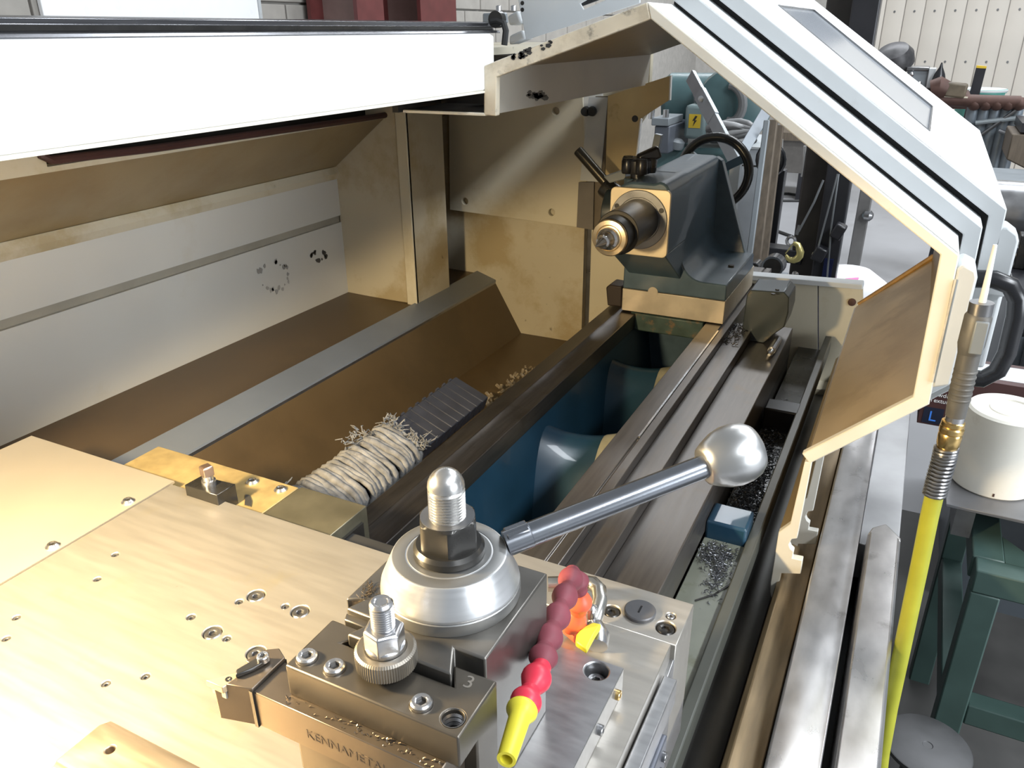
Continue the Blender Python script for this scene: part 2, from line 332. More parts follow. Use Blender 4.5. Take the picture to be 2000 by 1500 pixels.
part('way_front_wall', MB().box(-.30, -.185, YA, 1.75, -.95, -.62), GAPDARK, bed)
part('oil_wire', MB().box(-.3062, -.3030, 1.02, 1.53, ZB - .0012, ZB + .0012), STEEL, bed)
# casting between the ways: slanted flanks and saddle-shaped cross ribs
def rib(yc, xa=-.512, xb=-.337):
    m = MB(); n = 26; k = 15; g = []
    for j in range(k):
        t = j / (k - 1); x = xa + t * (xb - xa); row = []
        edge = (2 * t - 1) ** 2
        for i in range(n + 1):
            a = -1 + 2 * i / n
            z = -.655 - .20 * (1 - math.cos(math.pi * min(1, abs(a) * 1.05))) / 2 * (1 - .35 * edge) + .028 * edge * (1 - abs(a)) 
            row.append(Vector((x, yc + a * .185 + .09 * (t - .5), z)))
        g.append(row)
    vs = [p for r in g for p in r]; fs = []
    for j in range(k - 1):
        for i in range(n): fs.append((j * (n + 1) + i, j * (n + 1) + i + 1, (j + 1) * (n + 1) + i + 1, (j + 1) * (n + 1) + i))
    return m.add(vs, fs)
def patch(yc):
    r = rib(yc); m = MB(); n = 27; keep = []
    for f in r.f:
        c = sum((r.v[i] for i in f), Vector()) / 4
        if c.x > -.413 and abs(c.y - (yc + .04 * (c.x + .4245) / .0875)) < .055: keep.append(f)
    idx = sorted({i for f in keep for i in f}); mp = {i: k for k, i in enumerate(idx)}
    return m.add([r.v[i] + Vector((0, 0, .0008)) for i in idx], [[mp[i] for i in f] for f in keep])
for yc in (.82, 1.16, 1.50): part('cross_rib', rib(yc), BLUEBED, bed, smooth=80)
for yc in (.82, 1.16, 1.50): part('pale_patch', patch(yc), BEDPALE, bed, smooth=80)  # pale patch over the front part of each rib top
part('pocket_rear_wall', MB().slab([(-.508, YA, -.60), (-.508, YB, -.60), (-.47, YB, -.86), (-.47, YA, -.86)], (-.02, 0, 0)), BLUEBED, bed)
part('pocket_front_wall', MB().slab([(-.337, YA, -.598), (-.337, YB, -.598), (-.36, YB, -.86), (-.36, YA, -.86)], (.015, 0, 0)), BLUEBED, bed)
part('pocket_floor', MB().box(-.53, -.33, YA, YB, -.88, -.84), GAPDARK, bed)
part('pocket_end', MB().box(-.51, -.338, 1.70, 1.74, -.86, -.575), BLUE, bed)
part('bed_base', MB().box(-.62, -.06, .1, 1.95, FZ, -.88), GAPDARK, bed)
# front coolant tray with its lip and ledge strips
tray = thing('coolant_tray', 'grey green coolant tray along the front of the bed', 'tray', (-.13, .9, -.70))
part('tray_floor', MB().box(-.1814, -.122, .25, .965, -.69, -.668), GREENTRAY, tray, bevel=.001)
part('tray_step', MB().box(-.1814, -.1235, .965, 1.02, -.71, -.640), BLUEBED, tray, bevel=.004)
part('tray_floor', MB().box(-.1814, -.118, 1.02, 1.90, -.74, -.705), mat('dark_wet_tray', (.06, .058, .05), .25, var=.3, scale=20), tray)
part('tray_ledge', MB().box(-.1814, -.118, 1.42, 1.47, -.72, -.66), GAPDARK, tray, bevel=.003)
part('tray_lip', MB().box(-.1236, -.1090, .2, 1.88, -.70, -.66), mat('grey_green_sheet', (.065, .068, .058), .4, var=.15, scale=12), tray, bevel=.002)
part('tray_seam', MB().slab([at(1358, 1172, z=-.6675), at(1395, 1160, z=-.6675), at(1432, 1136, z=-.6675), at(1434, 1139, z=-.6675), at(1396, 1163, z=-.6675), at(1358, 1175, z=-.6675)], (0, 0, .001)), GAPDARK, tray)
part('ledge_sheet', MB().prism([(-.127, -.84), (-.127, -.802), (-.106, -.798), (-.0855, -.806), (-.0855, -.84)], 'y', .2, 1.88), mat('grey_ledge_sheet', (.15, .147, .138), .4, .4, var=.15, scale=12), tray, bevel=.001)
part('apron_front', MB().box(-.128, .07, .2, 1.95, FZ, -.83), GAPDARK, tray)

# guide sheets the hoods run on
def rail(name, label, poly, y0, y1, m):
    return solo(name, MB().prism(poly, 'y', y0, y1), m, label, 'guide rail', bevel=.0015)
rail('hood_track', 'brown oily track under the sliding hood foot', [(-.0775, -.832), (-.0775, -.738), (-.070, -.733), (-.046, -.742), (-.036, -.742), (-.036, -.832)], .2, 1.9, TRACKM)
rail('guide_rail', 'wide worn steel guide rail beside the brown track', [(-.033, -.832), (-.033, -.702), (-.0315, -.70), (.004, -.6985), (.0095, -.7015), (.0205, -.7015), (.0205, -.832)], .2, 1.95, RAILM)
gr = thing('guide_channel', 'short scratched steel channel outermost of the guide rails, with a cut end', 'guide rail', (.055, .7, -.80))
part('channel_top', MB().prism([(.031, -.80), (.031, -.706), (.034, -.70), (.0735, -.70), (.0765, -.704), (.0765, -.80)], 'y', .2, 1.135), RAILM, gr, bevel=.002)
part('bent_end', MB().prism([(.031, 1.130), (.036, 1.150), (.054, 1.170), (.0765, 1.138), (.0765, 1.130)], 'z', -.80, -.7012), RAILM, gr, bevel=.002)
rail('lower_skirt', 'plain grey sheet skirt running on behind the cut channel', [(.022, -.80), (.022, -.735), (.078, -.735), (.082, -.80)], 1.15, 2.2, mat('grey_skirt_sheet', (.33, .33, .335), .38, .5, var=.12, scale=14))

# ================================================================== SPLASH GUARD (rear tray, back wall, end wall)
sg = thing('splash_guard', 'cream sheet metal splash guard and chip trough behind the bed', 'guard', (-.95, 1.1, -.80))
Y0, Y1 = -.35, 1.75
part('back_panel', MB().box(-1.20, -1.185, Y0, Y1, -.60, -.401), GREYWALL, sg)
part('back_panel', MB().box(-1.20, -1.185, Y0, Y1, -.385, -.3015), GREYWALL, sg)
part('panel_groove', MB().box(-1.21, -1.1925, Y0, Y1, -.402, -.384), mat('groove_brown_grey', (.30, .275, .22), .5, var=.1), sg)
part('panel_ledge', MB().prism([(-1.21, -.3015), (-1.183, -.3015), (-1.177, -.288), (-1.183, -.274), (-1.21, -.274)], 'y', Y0, Y1), CREAM2, sg)
part('sloped_panel', MB().prism([(-1.20, -.274), (-1.185, -.274), (-1.04, -.1635), (-1.05, -.155)], 'y', Y0, Y1), TAN, sg)  # brown paints the shade of the upper wall into this panel
part('upper_strip', MB().box(-1.055, -1.04, Y0, Y1, -.165, -.03), CREAM2, sg, cut=MB().box(-1.2, -1.0, .68, 1.62, -.1575, -.128))
part('slot_back', MB().box(-1.10, -1.09, .5, Y1, -.185, -.10), GAPDARK, sg)
part('slot_rim', MB().tube([at(78, 290, x=-1.038), at(80, 303, x=-1.038), at(100, 313, x=-1.038), at(300, 290, x=-1.038), at(700, 233, x=-1.038), at(790, 219, x=-1.038)], .006, 8), mat('dark_maroon_seal', (.05, .02, .018), .5), sg)
part('roof', MB().box(-1.055, -.60, Y0, 1.78, -.03, -.02), CREAM2, sg)
part('rear_shelf', MB().prism([(-1.20, -.585), (-1.20, -.572), (-.99, -.578), (-.99, -.59)], 'y', Y0, Y1), BROWN, sg, bevel=.001)
part('trough_lip', MB().slab([(-.99, Y0, -.572), (-.99, Y1, -.572), (-.935, Y1, -.590), (-.935, Y0, -.590)], (.001, 0, -.004)), mat('blue_grey_sheet', (.20, .22, .245), .4, .3, var=.1, scale=6), sg)
part('lip_shadow_gap', MB().box(-.9395, -.935, Y0, Y1, -.61, -.592), STEELD, sg)
part('trough_slope', MB().prism([(-.945, -.605), (-.935, -.600), (-.862, -.727), (-.87, -.735)], 'y', Y0, Y1), BROWN, sg)
part('trough_floor', MB().box(-.87, -.555, Y0, Y1, -.745, -.727), BROWN, sg)
# vertical post
part('post', MB().box(-1.19, -1.01, 1.455, 1.50, -.577, -.03), CREAM2, sg, bevel=.003)
part('post_flange', MB().box(-1.012, -.985, 1.452, 1.462, -.58, -.03), CREAM, sg, bevel=.002)
part('post_side', MB().box(-.992, -.985, 1.455, 1.60, -.577, -.03), CREAM2, sg)
# end wall facing the operator
part('end_panel', MB().prism([(-1.2, -.80), (-1.2, -.03), (-.69, -.03), (-.69, -.80)], 'y', 1.75, 1.77), CREAM2, sg)
part('end_panel', MB().prism([(-.672, -.80), (-.672, -.03), (-.55, -.03), (-.55, -.16), (-.575, -.20), (-.575, -.80)], 'y', 1.752, 1.77), CREAM, sg)
p_ = [at(875, 150, y=1.735), at(878, 410, y=1.735), at(1150, 447, y=1.735), at(1137, 150, y=1.735)]
hol = MB()
for u, v in ((1085, 217), (908, 393), (1077, 415)): q = at(u, v, y=1.735); hol.cyl(q - Vector((0, .02, 0)), (0, 1, 0), .0085, .035, 14)
part('cover_panel', MB().slab(p_, (0, .012, 0)), CREAM, sg, cut=hol, bevel=.0015)
part('cover_return', MB().slab([at(1137, 150, y=1.737), at(1150, 447, y=1.737), at(1172, 450, y=1.75), at(1178, 150, y=1.75)], (0, .003, 0)), GREYWALL, sg)
part('hanging_strip', MB().slab([at(1150, 190, y=1.72), at(1133, 352, y=1.72), at(1172, 356, y=1.72), at(1186, 190, y=1.72)], (0, .004, 0)), WHITE2, sg)
for u in (1146, 1158): q = at(u, 217, y=1.715); part('bumper', MB().lathe([(.0095, 0), (.011, .004), (.009, .014)], q, (0, -1, 0), 14), RUBBER, sg)
q = [at(1187, 187, y=1.70), at(1308, 148, y=1.70), at(1306, 196, y=1.70), at(1250, 232, y=1.70), at(1237, 345, y=1.70), at(1180, 400, y=1.70)]
part('gusset_plate', MB().slab(q, (0, .006, 0)), mat('amber_cream_paint', (.55, .43, .22), .4, var=.12, scale=10, stain=((.25, .15, .05), 14, .6, .6)), sg, bevel=.001)
q2 = [at(1308, 148, y=1.699), at(1310.5, 147, y=1.699), at(1308.5, 196, y=1.699), at(1306, 196, y=1.699)]
part('gusset_edge', MB().slab(q2, (0, .01, 0)), WHITE, sg)
q3 = [at(1250, 232, y=1.699), at(1252, 233, y=1.699), at(1239, 345, y=1.699), at(1237, 345, y=1.699)]
part('gusset_edge', MB().slab(q3, (0, .01, 0)), WHITE, sg)
part('gap_backing', MB().box(-.70, -.66, 1.772, 1.78, -.80, -.03), STEELD, sg)
part('dark_rail', MB().slab([at(1163, 188, y=1.725), at(1158, 452, y=1.725), at(1176, 455, y=1.725), at(1187, 188, y=1.725)], (0, .006, 0)), mat('brown_rail_paint', (.12, .095, .065), .45, var=.2), sg)
part('rail_foot', MB().slab([at(1130, 356, y=1.718), at(1126, 444, y=1.718), at(1158, 449, y=1.718), at(1160, 356, y=1.718)], (0, .006, 0)), mat('grey_brown_foot', (.14, .125, .11), .45), sg)
hq = at(1240, 232, y=1.699); part('gusset_hole', MB().cyl(hq, (0, 1, 0), .007, .002, 14), GAPDARK, sg)
# black handprints on the back wall, smears of grease
def smear(u0, v0, w, h, n, x=-1.1845):
    m = MB()
    for i in range(n):
        a = random.uniform(0, 6.28); r = random.uniform(.75, 1.0)
        p = at(u0 + w * r * math.cos(a), v0 + h * r * math.sin(a), x=x); s = random.uniform(.002, .006)
        m.slab([p + Vector((0, s * math.cos(t) * random.uniform(.6, 1.3), s * math.sin(t) * random.uniform(.6, 1.6))) for t in (0, 1.05, 2.1, 3.14, 4.2, 5.2)], (.0004, 0, 0))
    return m
GREASE = mat('grease_mark', (.27, .26, .24), .6, var=.3)
part('grease_print', smear(535, 540, 33, 32, 26), GREASE, sg, kind='stuff')
part('grease_print', smear(622, 500, 17, 10, 20), mat('grease_mark_dark', (.06, .055, .05), .6), sg, kind='stuff')
# low end wall on the operator side, seen past the tailstock
ew = thing('end_guard', 'low cream end guard beyond the tailstock foot', 'guard', (-.22, 1.9, -.85))
y = 1.9
part('guard_panel', MB().slab([at(1440, 540, y=y), at(1596, 552, y=y), at(1596, 800, y=y), at(1440, 790, y=y)], (0, .012, 0)), CREAM, ew)
part('guard_panel', MB().slab([at(1599, 553, y=y), at(1685, 560, y=y), at(1690, 810, y=y), at(1599, 800, y=y)], (0, .012, 0)), CREAM, ew)
part('guard_rim', MB().slab([at(1440, 536, y=y - .02), at(1685, 556, y=y - .02), at(1685, 566, y=y - .02), at(1440, 546, y=y - .02)], (0, .04, 0)), WHITE2, ew, bevel=.002)
part('guard_lower_ledge', MB().slab([at(1500, 741, y=y - .05), at(1625, 763, y=y - .05), at(1625, 785, y=y - .05), at(1500, 760, y=y - .05)], (0, .06, 0)), CREAM2, ew, bevel=.003)
q = at(1664, 590, y=y); part('guard_plug', MB().lathe([(.009, 0), (.009, .002), (.006, .003)], q, (0, -1, 0), 16), RUST, ew)

# ================================================================== REAR BEAM
bm_ = thing('guard_beam', 'long white beam with a dark guide rail along its top', 'beam', (-.57, .4, -.09))
part('beam_body', MB().prism([(-.60, -.02), (-.60, .0), (-.553, .0), (-.546, -.004), (-.546, -.0705), (-.551, -.0725), (-.556, -.070), (-.556, -.02)], 'y', -.5, 1.03), WHITE, bm_, bevel=.0015)
part('lower_lip', MB().box(-.5535, -.5455, -.5, 1.0, -.0745, -.0715), EDGECLEAN, bm_)
part('guide_rail', MB().prism([(-.585, .0), (-.585, .0135), (-.575, .0145), (-.566, .013), (-.566, .0085), (-.562, .0085), (-.562, .004), (-.553, .003), (-.551, .0)], 'y', -.5, 1.06), mat('dark_rail_steel', (.16, .16, .17), .25, .9, var=.12, stretch=(20, 1, 20)), bm_, bevel=.0006, seg=1)
part('rail_gap', MB().box(-.5665, -.5615, -.5, 1.055, .0045, .0083), BLACKOX, bm_)
part('end_bracket', MB().slab([at(942, 26, y=1.09), at(985, 24, y=1.09), at(988, 45, y=1.09), at(942, 45, y=1.09)], (0, .01, 0)), GREYP, bm_, bevel=.002)
for u in (974, 1003): part('bracket_bolt', MB().lathe([(.004, 0), (.004, .006), (.002, .007)], at(u, 21, y=1.09), (0, 0, 1), 10), STEEL, bm_)
part('end_seal', MB().tube([at(985, 88, y=1.05), at(988, 60, y=1.05), at(984, 45, y=1.05), at(972, 40, y=1.05), at(960, 42, y=1.05)], .0045, 8), RUBBER, bm_)
part('roller', MB().lathe([(.011, 0), (.011, .012)], at(975, 38, y=1.06), (0, -1, 0), 16), BLACKOX, bm_)

# ================================================================== SLIDING HOODS
def xz(u, v, y): p = at(u, v, y=y); return (p.x, p.z)
BASE = [(-.548, -.1035), (-.546, -.040), xz(1264, 4, 1.0), xz(1874, 499, 1.0), xz(1815, 790, 1.0), xz(1581, 906, 1.0)]
def offs(pl, d):
    out = []; n = len(pl); P2 = [Vector(p) for p in pl]
    def nrm(a, b): t = (b - a).normalized(); return Vector((-t.y, t.x))
    for i in range(n):
        if i == 0: m = nrm(P2[0], P2[1]); out.append(P2[0] + m * d)
        elif i == n - 1: m = nrm(P2[-2], P2[-1]); out.append(P2[-1] + m * d)
        else:
            a = nrm(P2[i - 1], P2[i]); b = nrm(P2[i], P2[i + 1]); m = (a + b).normalized(); out.append(P2[i] + m * (d / max(.4, m.dot(a))))
    return [(p.x, p.y) for p in out]
def offs2(pl, ds):
    P2 = [Vector(p) for p in pl]; L_ = []
    for i in range(len(P2) - 1):
        t = (P2[i + 1] - P2[i]).normalized(); nn = Vector((-t.y, t.x)); L_.append((P2[i] + nn * ds[i], t, P2[i + 1] + nn * ds[i]))
    out = [L_[0][0]]
    for a, b in zip(L_, L_[1:]):
        den = a[1].x * b[1].y - a[1].y * b[1].x; dd = b[0] - a[0]; out.append(a[0] + a[1] * ((dd.x * b[1].y - dd.y * b[1].x) / den))
    out.append(L_[-1][2]); return [(p.x, p.y) for p in out]
NM = ['skirt_panel', 'top_panel', 'slope_panel', 'side_panel', 'lower_panel']
def hood(label, d, t, y0, y1, edge_a, edge_b, inner, first=0, window=None, fl=.012, ts=.012):
    h = thing('sliding_hood', label, 'machine guard', (-.2, y0, -.55), 'sliding hoods over the lathe')
    o = offs(BASE, d); i1 = offs(BASE, d - .003); i2 = offs(BASE, d - .006); i3 = offs2(BASE, [d - t, d - t, d - ts, d - t, d - t * .9])
    for k in range(first, 5 if inner else 4):
        cut = None
        if window and k == 2: cut = MB().slab(window, (.2, 0, .28)); cut.v = [p - Vector((.1, 0, .14)) for p in cut.v]
        part(NM[k], MB().prism([o[k], o[k + 1], i1[k + 1], i1[k]], 'y', y0 + .001, y1), WHITE, h, cut=cut, smooth=None)
        if inner and k != 2: part(NM[k].replace('panel', 'liner'), MB().prism([i1[k], i1[k + 1], i2[k + 1], i2[k]], 'y', y0 + .005, y1 - .002), inner[k], h, smooth=None)
    a = [o[k] for k in range(first, 3)]; b = [i3[k] for k in range(first, 3)]
    part('end_frame', MB().prism(a + b[::-1], 'y', y0, y0 + fl), edge_a, h, bevel=.0015)
    a = o[2:]; b = i3[2:]
    part('end_frame', MB().prism(a + b[::-1], 'y', y0, y0 + fl), edge_b, h, bevel=.0015)
    return h, o, i3
GI = mat('grey_inner_paint', (.46, .43, .37), .42, var=.12, scale=6, stain=((.08, .07, .06), 16, .66, .7))
LOWER = mat('oil_streaked_panel', (.52, .41, .27), .3, .15, var=.3, scale=5, stretch=(1, .35, 1), stain=[((.33, .24, .14), 5, .5, .6)])
h1, o1, in1 = hood('nearest sliding hood with worn cream edge and oily brown inside', 0, .019, 1.0, 1.72, EDGE, EDGECLEAN, [GI, TAN, None, TAN, LOWER])
# lower rolled edge, foot plate and its bottom lip
ft = [(455, 385), (350, 840), (265, 900), (205, 1270), (203, 1340), (212, 1382), (240, 1370), (262, 1300), (285, 1200), (425, 1205), (440, 1105), (365, 1090), (375, 1040), (352, 1020), (340, 990), (360, 950), (400, 945), (510, 385)]
fp = [xz(1450 + a / 3.75, 800 + b / 3.75, 1.0) for a, b in ft]
part('foot_plate', MB().prism(fp, 'y', 1.0, 1.012), EDGECLEAN, h1, bevel=.001)
part('foot_panel', MB().prism([fp[0], fp[1], fp[2], fp[3], (fp[3][0] + .003, fp[3][1]), (fp[2][0] + .003, fp[2][1]), (fp[1][0] + .003, fp[1][1]), (fp[0][0] + .003, fp[0][1])], 'y', 1.01, 1.72), TAN, h1, smooth=None)
part('lower_fold', MB().prism([(o1[5][0] + .003, o1[5][1] + .004), (o1[5][0] + .014, o1[5][1] + .018), (o1[5][0] + .0155, o1[5][1] + .0165), (o1[5][0] + .0045, o1[5][1] + .0025)], 'y', 1.004, 1.71), TAN, h1)
part('far_trim', MB().tube([(o1[5][0] + .001, 1.722, o1[5][1] + .008), (o1[4][0] - .004, 1.722, o1[4][1] + .010)], .0055, 8), mat('amber_rust_edge', (.36, .20, .05), .5, var=.35, scale=50), h1)
part('bottom_lip', MB().box(-.682, -.546, 1.0, 1.4, -.1045, -.1005), EDGECLEAN, h1, bevel=.001)
part('pocket_back', MB().box(-.70, -.69, 1.0, 1.4, -.1045, -.03), GAPDARK, h1)
part('pocket_floor_dark', MB().box(-.68, -.549, 1.004, 1.4, -.1005, -.0995), GAPDARK, h1)  # thin near-black sheet over the pocket floor
part('pocket_wall', MB().box(-.69, -.55, 1.12, 1.13, -.10, -.03), GAPDARK, h1)
part('side_bar', MB().prism([(.0605, -.250), (.0665, -.244), (.080, -.250), (.083, -.258), (.0815, -.392), (.0625, -.399)], 'y', 1.0, 1.06), WHITE2, h1, bevel=.003)
part('bar_seal', MB().prism([(.0605, -.262), (.0625, -.262), (.0625, -.39), (.0605, -.39)], 'y', .997, 1.0), EDGE, h1)
m = MB()
for i in range(26):
    p = at(random.uniform(1010, 1075), 0, y=.999); u = random.uniform(1000, 1080); v = 128 - (u - 948) * .395 + random.uniform(0, 13)
    p = at(u, v, y=.9992); s = random.uniform(.001, .003)
    m.slab([p + Vector((s * math.cos(t) * 1.5, 0, s * math.sin(t))) for t in (0, 1.2, 2.5, 3.8, 5)], (0, .0006, 0))
part('chipped_paint', m, GAPDARK, h1, kind='stuff')
m = MB()
for i in range(34):
    p = at(random.gauss(1050, 12), random.gauss(186, 4), x=-.5415); s = random.uniform(.0015, .005)
    m.slab([p + Vector((0, s * 2.2 * math.cos(t) * random.uniform(.6, 1.3), s * .7 * math.sin(t))) for t in (0, 1.05, 2.1, 3.14, 4.2, 5.2)], (.0003, 0, 0))
part('grease_smudge', m, mat('grease_smudge_grey', (.13, .12, .105), .6, var=.3, scale=60), h1, kind='stuff')
# second hood
h2, o2, in2 = hood('middle sliding hood, grey-white edge with a pull handle', .024, .019, 1.10, 1.90, WHITE2, WHITE2, None, first=2, ts=.019)
part('end_plate', MB().slab([at(1000, -60, y=1.1), at(1027, 78, y=1.1), at(1250, 6, y=1.1), at(1250, -60, y=1.1)], (0, .004, 0)), WHITE2, h2, cut=MB().slab([at(1105, 5, y=1.05), at(1112, 17, y=1.05), at(1160, -4, y=1.05), at(1150, -22, y=1.05)], (0, .1, 0)), bevel=.001)
part('slot_back', MB().slab([at(1095, 15, y=1.13), at(1110, 22, y=1.13), at(1170, 0, y=1.13), at(1150, -32, y=1.13)], (0, .004, 0)), BLACK, h2)
for u, v in ((1020, 6), (1020, 19)): part('plate_hole', MB().cyl(at(u, v, y=1.0995), (0, 1, 0), .0028, .001, 12), GAPDARK, h2)
part('corner_block', MB().slab([at(990, 32, y=1.12), at(1010, 20, y=1.12), at(1018, 45, y=1.12), at(994, 50, y=1.12)], (0, .03, 0)), WHITE2, h2, bevel=.003)
part('corner_block', MB().slab([at(994, 70, y=1.12), at(1020, 58, y=1.12), at(1026, 76, y=1.12), at(994, 88, y=1.12)], (0, .03, 0)), WHITE2, h2, bevel=.003)
part('handle_plate', MB().box(.083, .130, 1.165, 1.175, -.425, -.30), WHITE2, h2, bevel=.006)
hp = [Vector((.088, 1.13, -.293)), Vector((.112, 1.13, -.291)), Vector((.131, 1.13, -.297)), Vector((.142, 1.13, -.313)), Vector((.1455, 1.13, -.335)), Vector((.1465, 1.13, -.385)), Vector((.141, 1.13, -.412)), Vector((.127, 1.13, -.426)), Vector((.095, 1.13, -.428))]
part('pull_handle', MB().tube(hp, .0115, 14), BLACK, h2)
for p in (Vector((.095, 1.165, -.318)), Vector((.12, 1.165, -.44))): part('plate_screw', MB().lathe([(.004, 0), (.003, .003)], p, (0, -1, 0), 10), STEELD, h2)
f2 = [(a + .010, b - .01) for a, b in fp]
part('foot_plate', MB().prism(f2, 'y', 1.10, 1.11), GREYWALL, h2, bevel=.001)
# outer hood with the window
nrm = (Vector(BASE[3]) - Vector(BASE[2])).normalized(); nrm = Vector((-nrm.y, 0, nrm.x))
def on_slope(u, v, d):
    p0 = Vector((BASE[2][0], 0, BASE[2][1])) + nrm * d; r = ray(u, v); return r * (nrm.dot(p0) / nrm.dot(r))
wq = [on_slope(1520, 11, .05), on_slope(1590, 20, .05), on_slope(1821, 208, .05), on_slope(1815, 256, .05)]
h3, o3, in3 = hood('outer sliding hood, white with a slanted grey window', .05, .018, 1.155, 2.09, WHITE2, WHITE2, None, first=2, window=wq, ts=.018)
part('window_pane', MB().slab([p - nrm * .0022 for p in wq], -nrm * .002), GLASS, h3, smooth=None)
part('window_backing', MB().slab([p - nrm * .03 for p in wq], -nrm * .002), mat('grey_inner_blind', (.40, .42, .45), .5, var=.05), h3)
for i in range(4):
    a, b = wq[i], wq[(i + 1) % 4]; part('window_seal', MB().bar(a, b, .002, .0025, nrm), STEELD, h3)
part('side_bar', MB().prism([(.106, -.232), (.115, -.229), (.128, -.238), (.131, -.246), (.131, -.32), (.104, -.32)], 'y', 1.155, 1.2), WHITE2, h3, bevel=.003)
for k_, (hx, s_) in enumerate(((h2, -.0005), (h3, .0))):
    oo = (in2, in3)[k_]
# black rubber seal filling the gap between middle and outer hood
g3 = offs(BASE, .0315); g2 = offs(BASE, .0245)
part('rubber_seal', MB().prism(g3[2:] + g2[2:][::-1], 'y', 1.175, 1.20), RUBBER, h3)
g3 = offs(BASE, .0046); g2 = offs(BASE, .0005)
part('rubber_seal', MB().prism(g3[2:] + g2[2:][::-1], 'y', 1.112, 1.13), RUBBER, h2)

# ================================================================== CARRIAGE
sd = thing('saddle', 'lathe saddle carrying the cross slide, ground top with recessed screws', 'lathe carriage', (-.4, .4, -.62))
ZS = -.45
def recess(mb, u, v, r, z, dep=.007): p = at(u, v, z=z); mb.cyl((p.x, p.y, z - dep), (0, 0, 1), r, dep + .01, 24); return p
sad_s = [(1195, 1193, .0068), (1300, 1226, .0075)]
cut = MB(); pos = []
for u, v, r in sad_s: pos.append((recess(cut, u, v, r + .0009, ZS - .001), r))
pr_ = recess(cut, 1310, 1203, .0042, ZS - .001, .004)
part('saddle_top', MB().box(-.285, -.1056, .4935, .5495, -.56, ZS - .001), GROUND, sd, cut=cut, bevel=.0008, seg=1)
for p, r in pos: screw('cap_screw', (p.x, p.y, ZS - .008), (0, 0, 1), r, .0062, r * .48, .004, BLACKOX, sd)
screw('small_plug', (pr_.x, pr_.y, ZS - .0045), (0, 0, 1), .0034, .0036, .0015, .002, STEEL, sd)
p = at(1250, 1195, z=ZS); oc = part('oil_cap', MB().lathe([(.0135, -.001), (.0135, .0018), (.0125, .0026), (.0005, .0028)], (p.x, p.y, ZS), (0, 0, 1), 36), mat('dark_grey_cap', (.10, .10, .105), .4, .3), sd)
part('slot', MB().box(p.x - .0008, p.x + .0008, p.y - .0045, p.y + .0045, ZS + .0022, ZS + .0031), BLACK, oc)
part('saddle_front_side', MB().prism([(.2, -.60), (.2, -.476), (.455, -.476), (.5495, -.452), (.5495, -.60)], 'x', -.14, -.1058), GROUND2, sd, bevel=.001)
part('gib_strip', MB().box(-.108, -.097, .15, .470, -.487, -.462), GROUND2, sd, bevel=.001)
part('wiper_plate', MB().box(-.1058, -.094, .15, .440, -.528, -.490), mat('blue_grey_plate', (.15, .16, .19), .35, .6, var=.2, scale=40), sd, bevel=.001)
part('wiper_edge', MB().box(-.0945, -.0925, .15, .425, -.520, -.508), STEEL, sd)
for yy in (.24, .31, .38, .43): screw('cap_screw', (-.094, yy, -.502), (1, 0, 0), .004, .003, .0018, .002, STEELD, sd)
part('rear_wing', MB().box(-.552, -.463, .46, .5636, -.555, -.4605), mat('oily_dark_wing', (.20, .185, .13), .35, .7, var=.2, scale=24), sd, bevel=.001)
part('wing_core', MB().box(-.70, -.46, .3, .552, -.55, -.474), GAPDARK, sd)
part('rear_extension', MB().box(-.777, -.555, .40, .562, -.474, -.4615), BRASS, sd, bevel=.001, label='greasy yellow-brown plate')
for u, v in ((493, 942), (548, 957)):
    p = at(u, v, z=-.4615); screw('button_screw', (p.x, p.y, -.4615), (0, 0, 1), .0072, .0035, .003, .002, STEEL, sd, ch=.0025)
part('scale_plate', MB().slab([at(479, 966, z=-.461), at(488, 968, z=-.461), at(492, 980, z=-.461), at(490, 990, z=-.461), at(478, 987, z=-.461)], (0, 0, .0008)), STEELD, sd)
part('way_wiper', MB().box(-.463, -.392, .46, .535, -.556, -.476), RUBBER, sd, bevel=.002)
part('front_wiper', MB().box(-.34, -.18, .535, .552, -.5955, -.50), GROUND2, sd)
# cross slide
cs = thing('cross_slide', 'wide ground steel cross slide plate under the tool post', 'lathe slide', (-.39, .22, -.475))
big = [(500, 1163), (586, 1194), (415, 1235), (500, 1275)]
med = [(557, 1184, .0034), (443, 1247, .0034), (467, 1175, .0034), (373, 1205, .0038), (225, 1083, .0034), (190, 1131, .0034), (207, 1335, .0034), (284, 1321, .0034), (32, 1206, .0034), (12, 1247, .0034), (612, 1476, .0042)]
cut = MB(); bp = []; mp_ = []
for u, v in big: bp.append(recess(cut, u, v, .0080, ZS, .008))
for u, v, r in med: mp_.append((recess(cut, u, v, r, ZS, .009), r))
part('slide_plate', MB().box(-.672, -.1095, -.12, .4925, -.476, ZS), GROUND, cs, cut=cut, bevel=.0007, seg=1)
for p in bp: screw('cap_screw', (p.x, p.y, ZS - .0085), (0, 0, 1), .0071, .0078, .0033, .0045, STEELD, cs)
for p, r in mp_: screw('set_screw', (p.x, p.y, ZS - .007), (0, 0, 1), r - .0003, .0058, r * .45, .003, STEELD, cs)
cv = thing('slide_cover', 'thin sheet cover at the rear of the cross slide', 'cover', (-.8, .25, -.476))
part('sheet', MB().slab([(-.6735, -.12, -.4515), (-.6735, .497, -.4515), (-.921, .497, -.4515), (-.921, -.12, -.4515)], (0, 0, .0025)), mat('satin_cover_sheet', (.66, .60, .50), .36, .7, var=.04, scale=8), cv)
for u, v in ((250, 980), (103, 1067)):
    p = at(u, v, z=-.449); screw('button_screw', (p.x, p.y, -.449), (0, 0, 1), .0068, .0034, .0028, .002, STEEL, cv, ch=.0025)
part('support_fold', MB().box(-.92, -.68, .10, .48, -.476, -.4515), GAPDARK, cv)
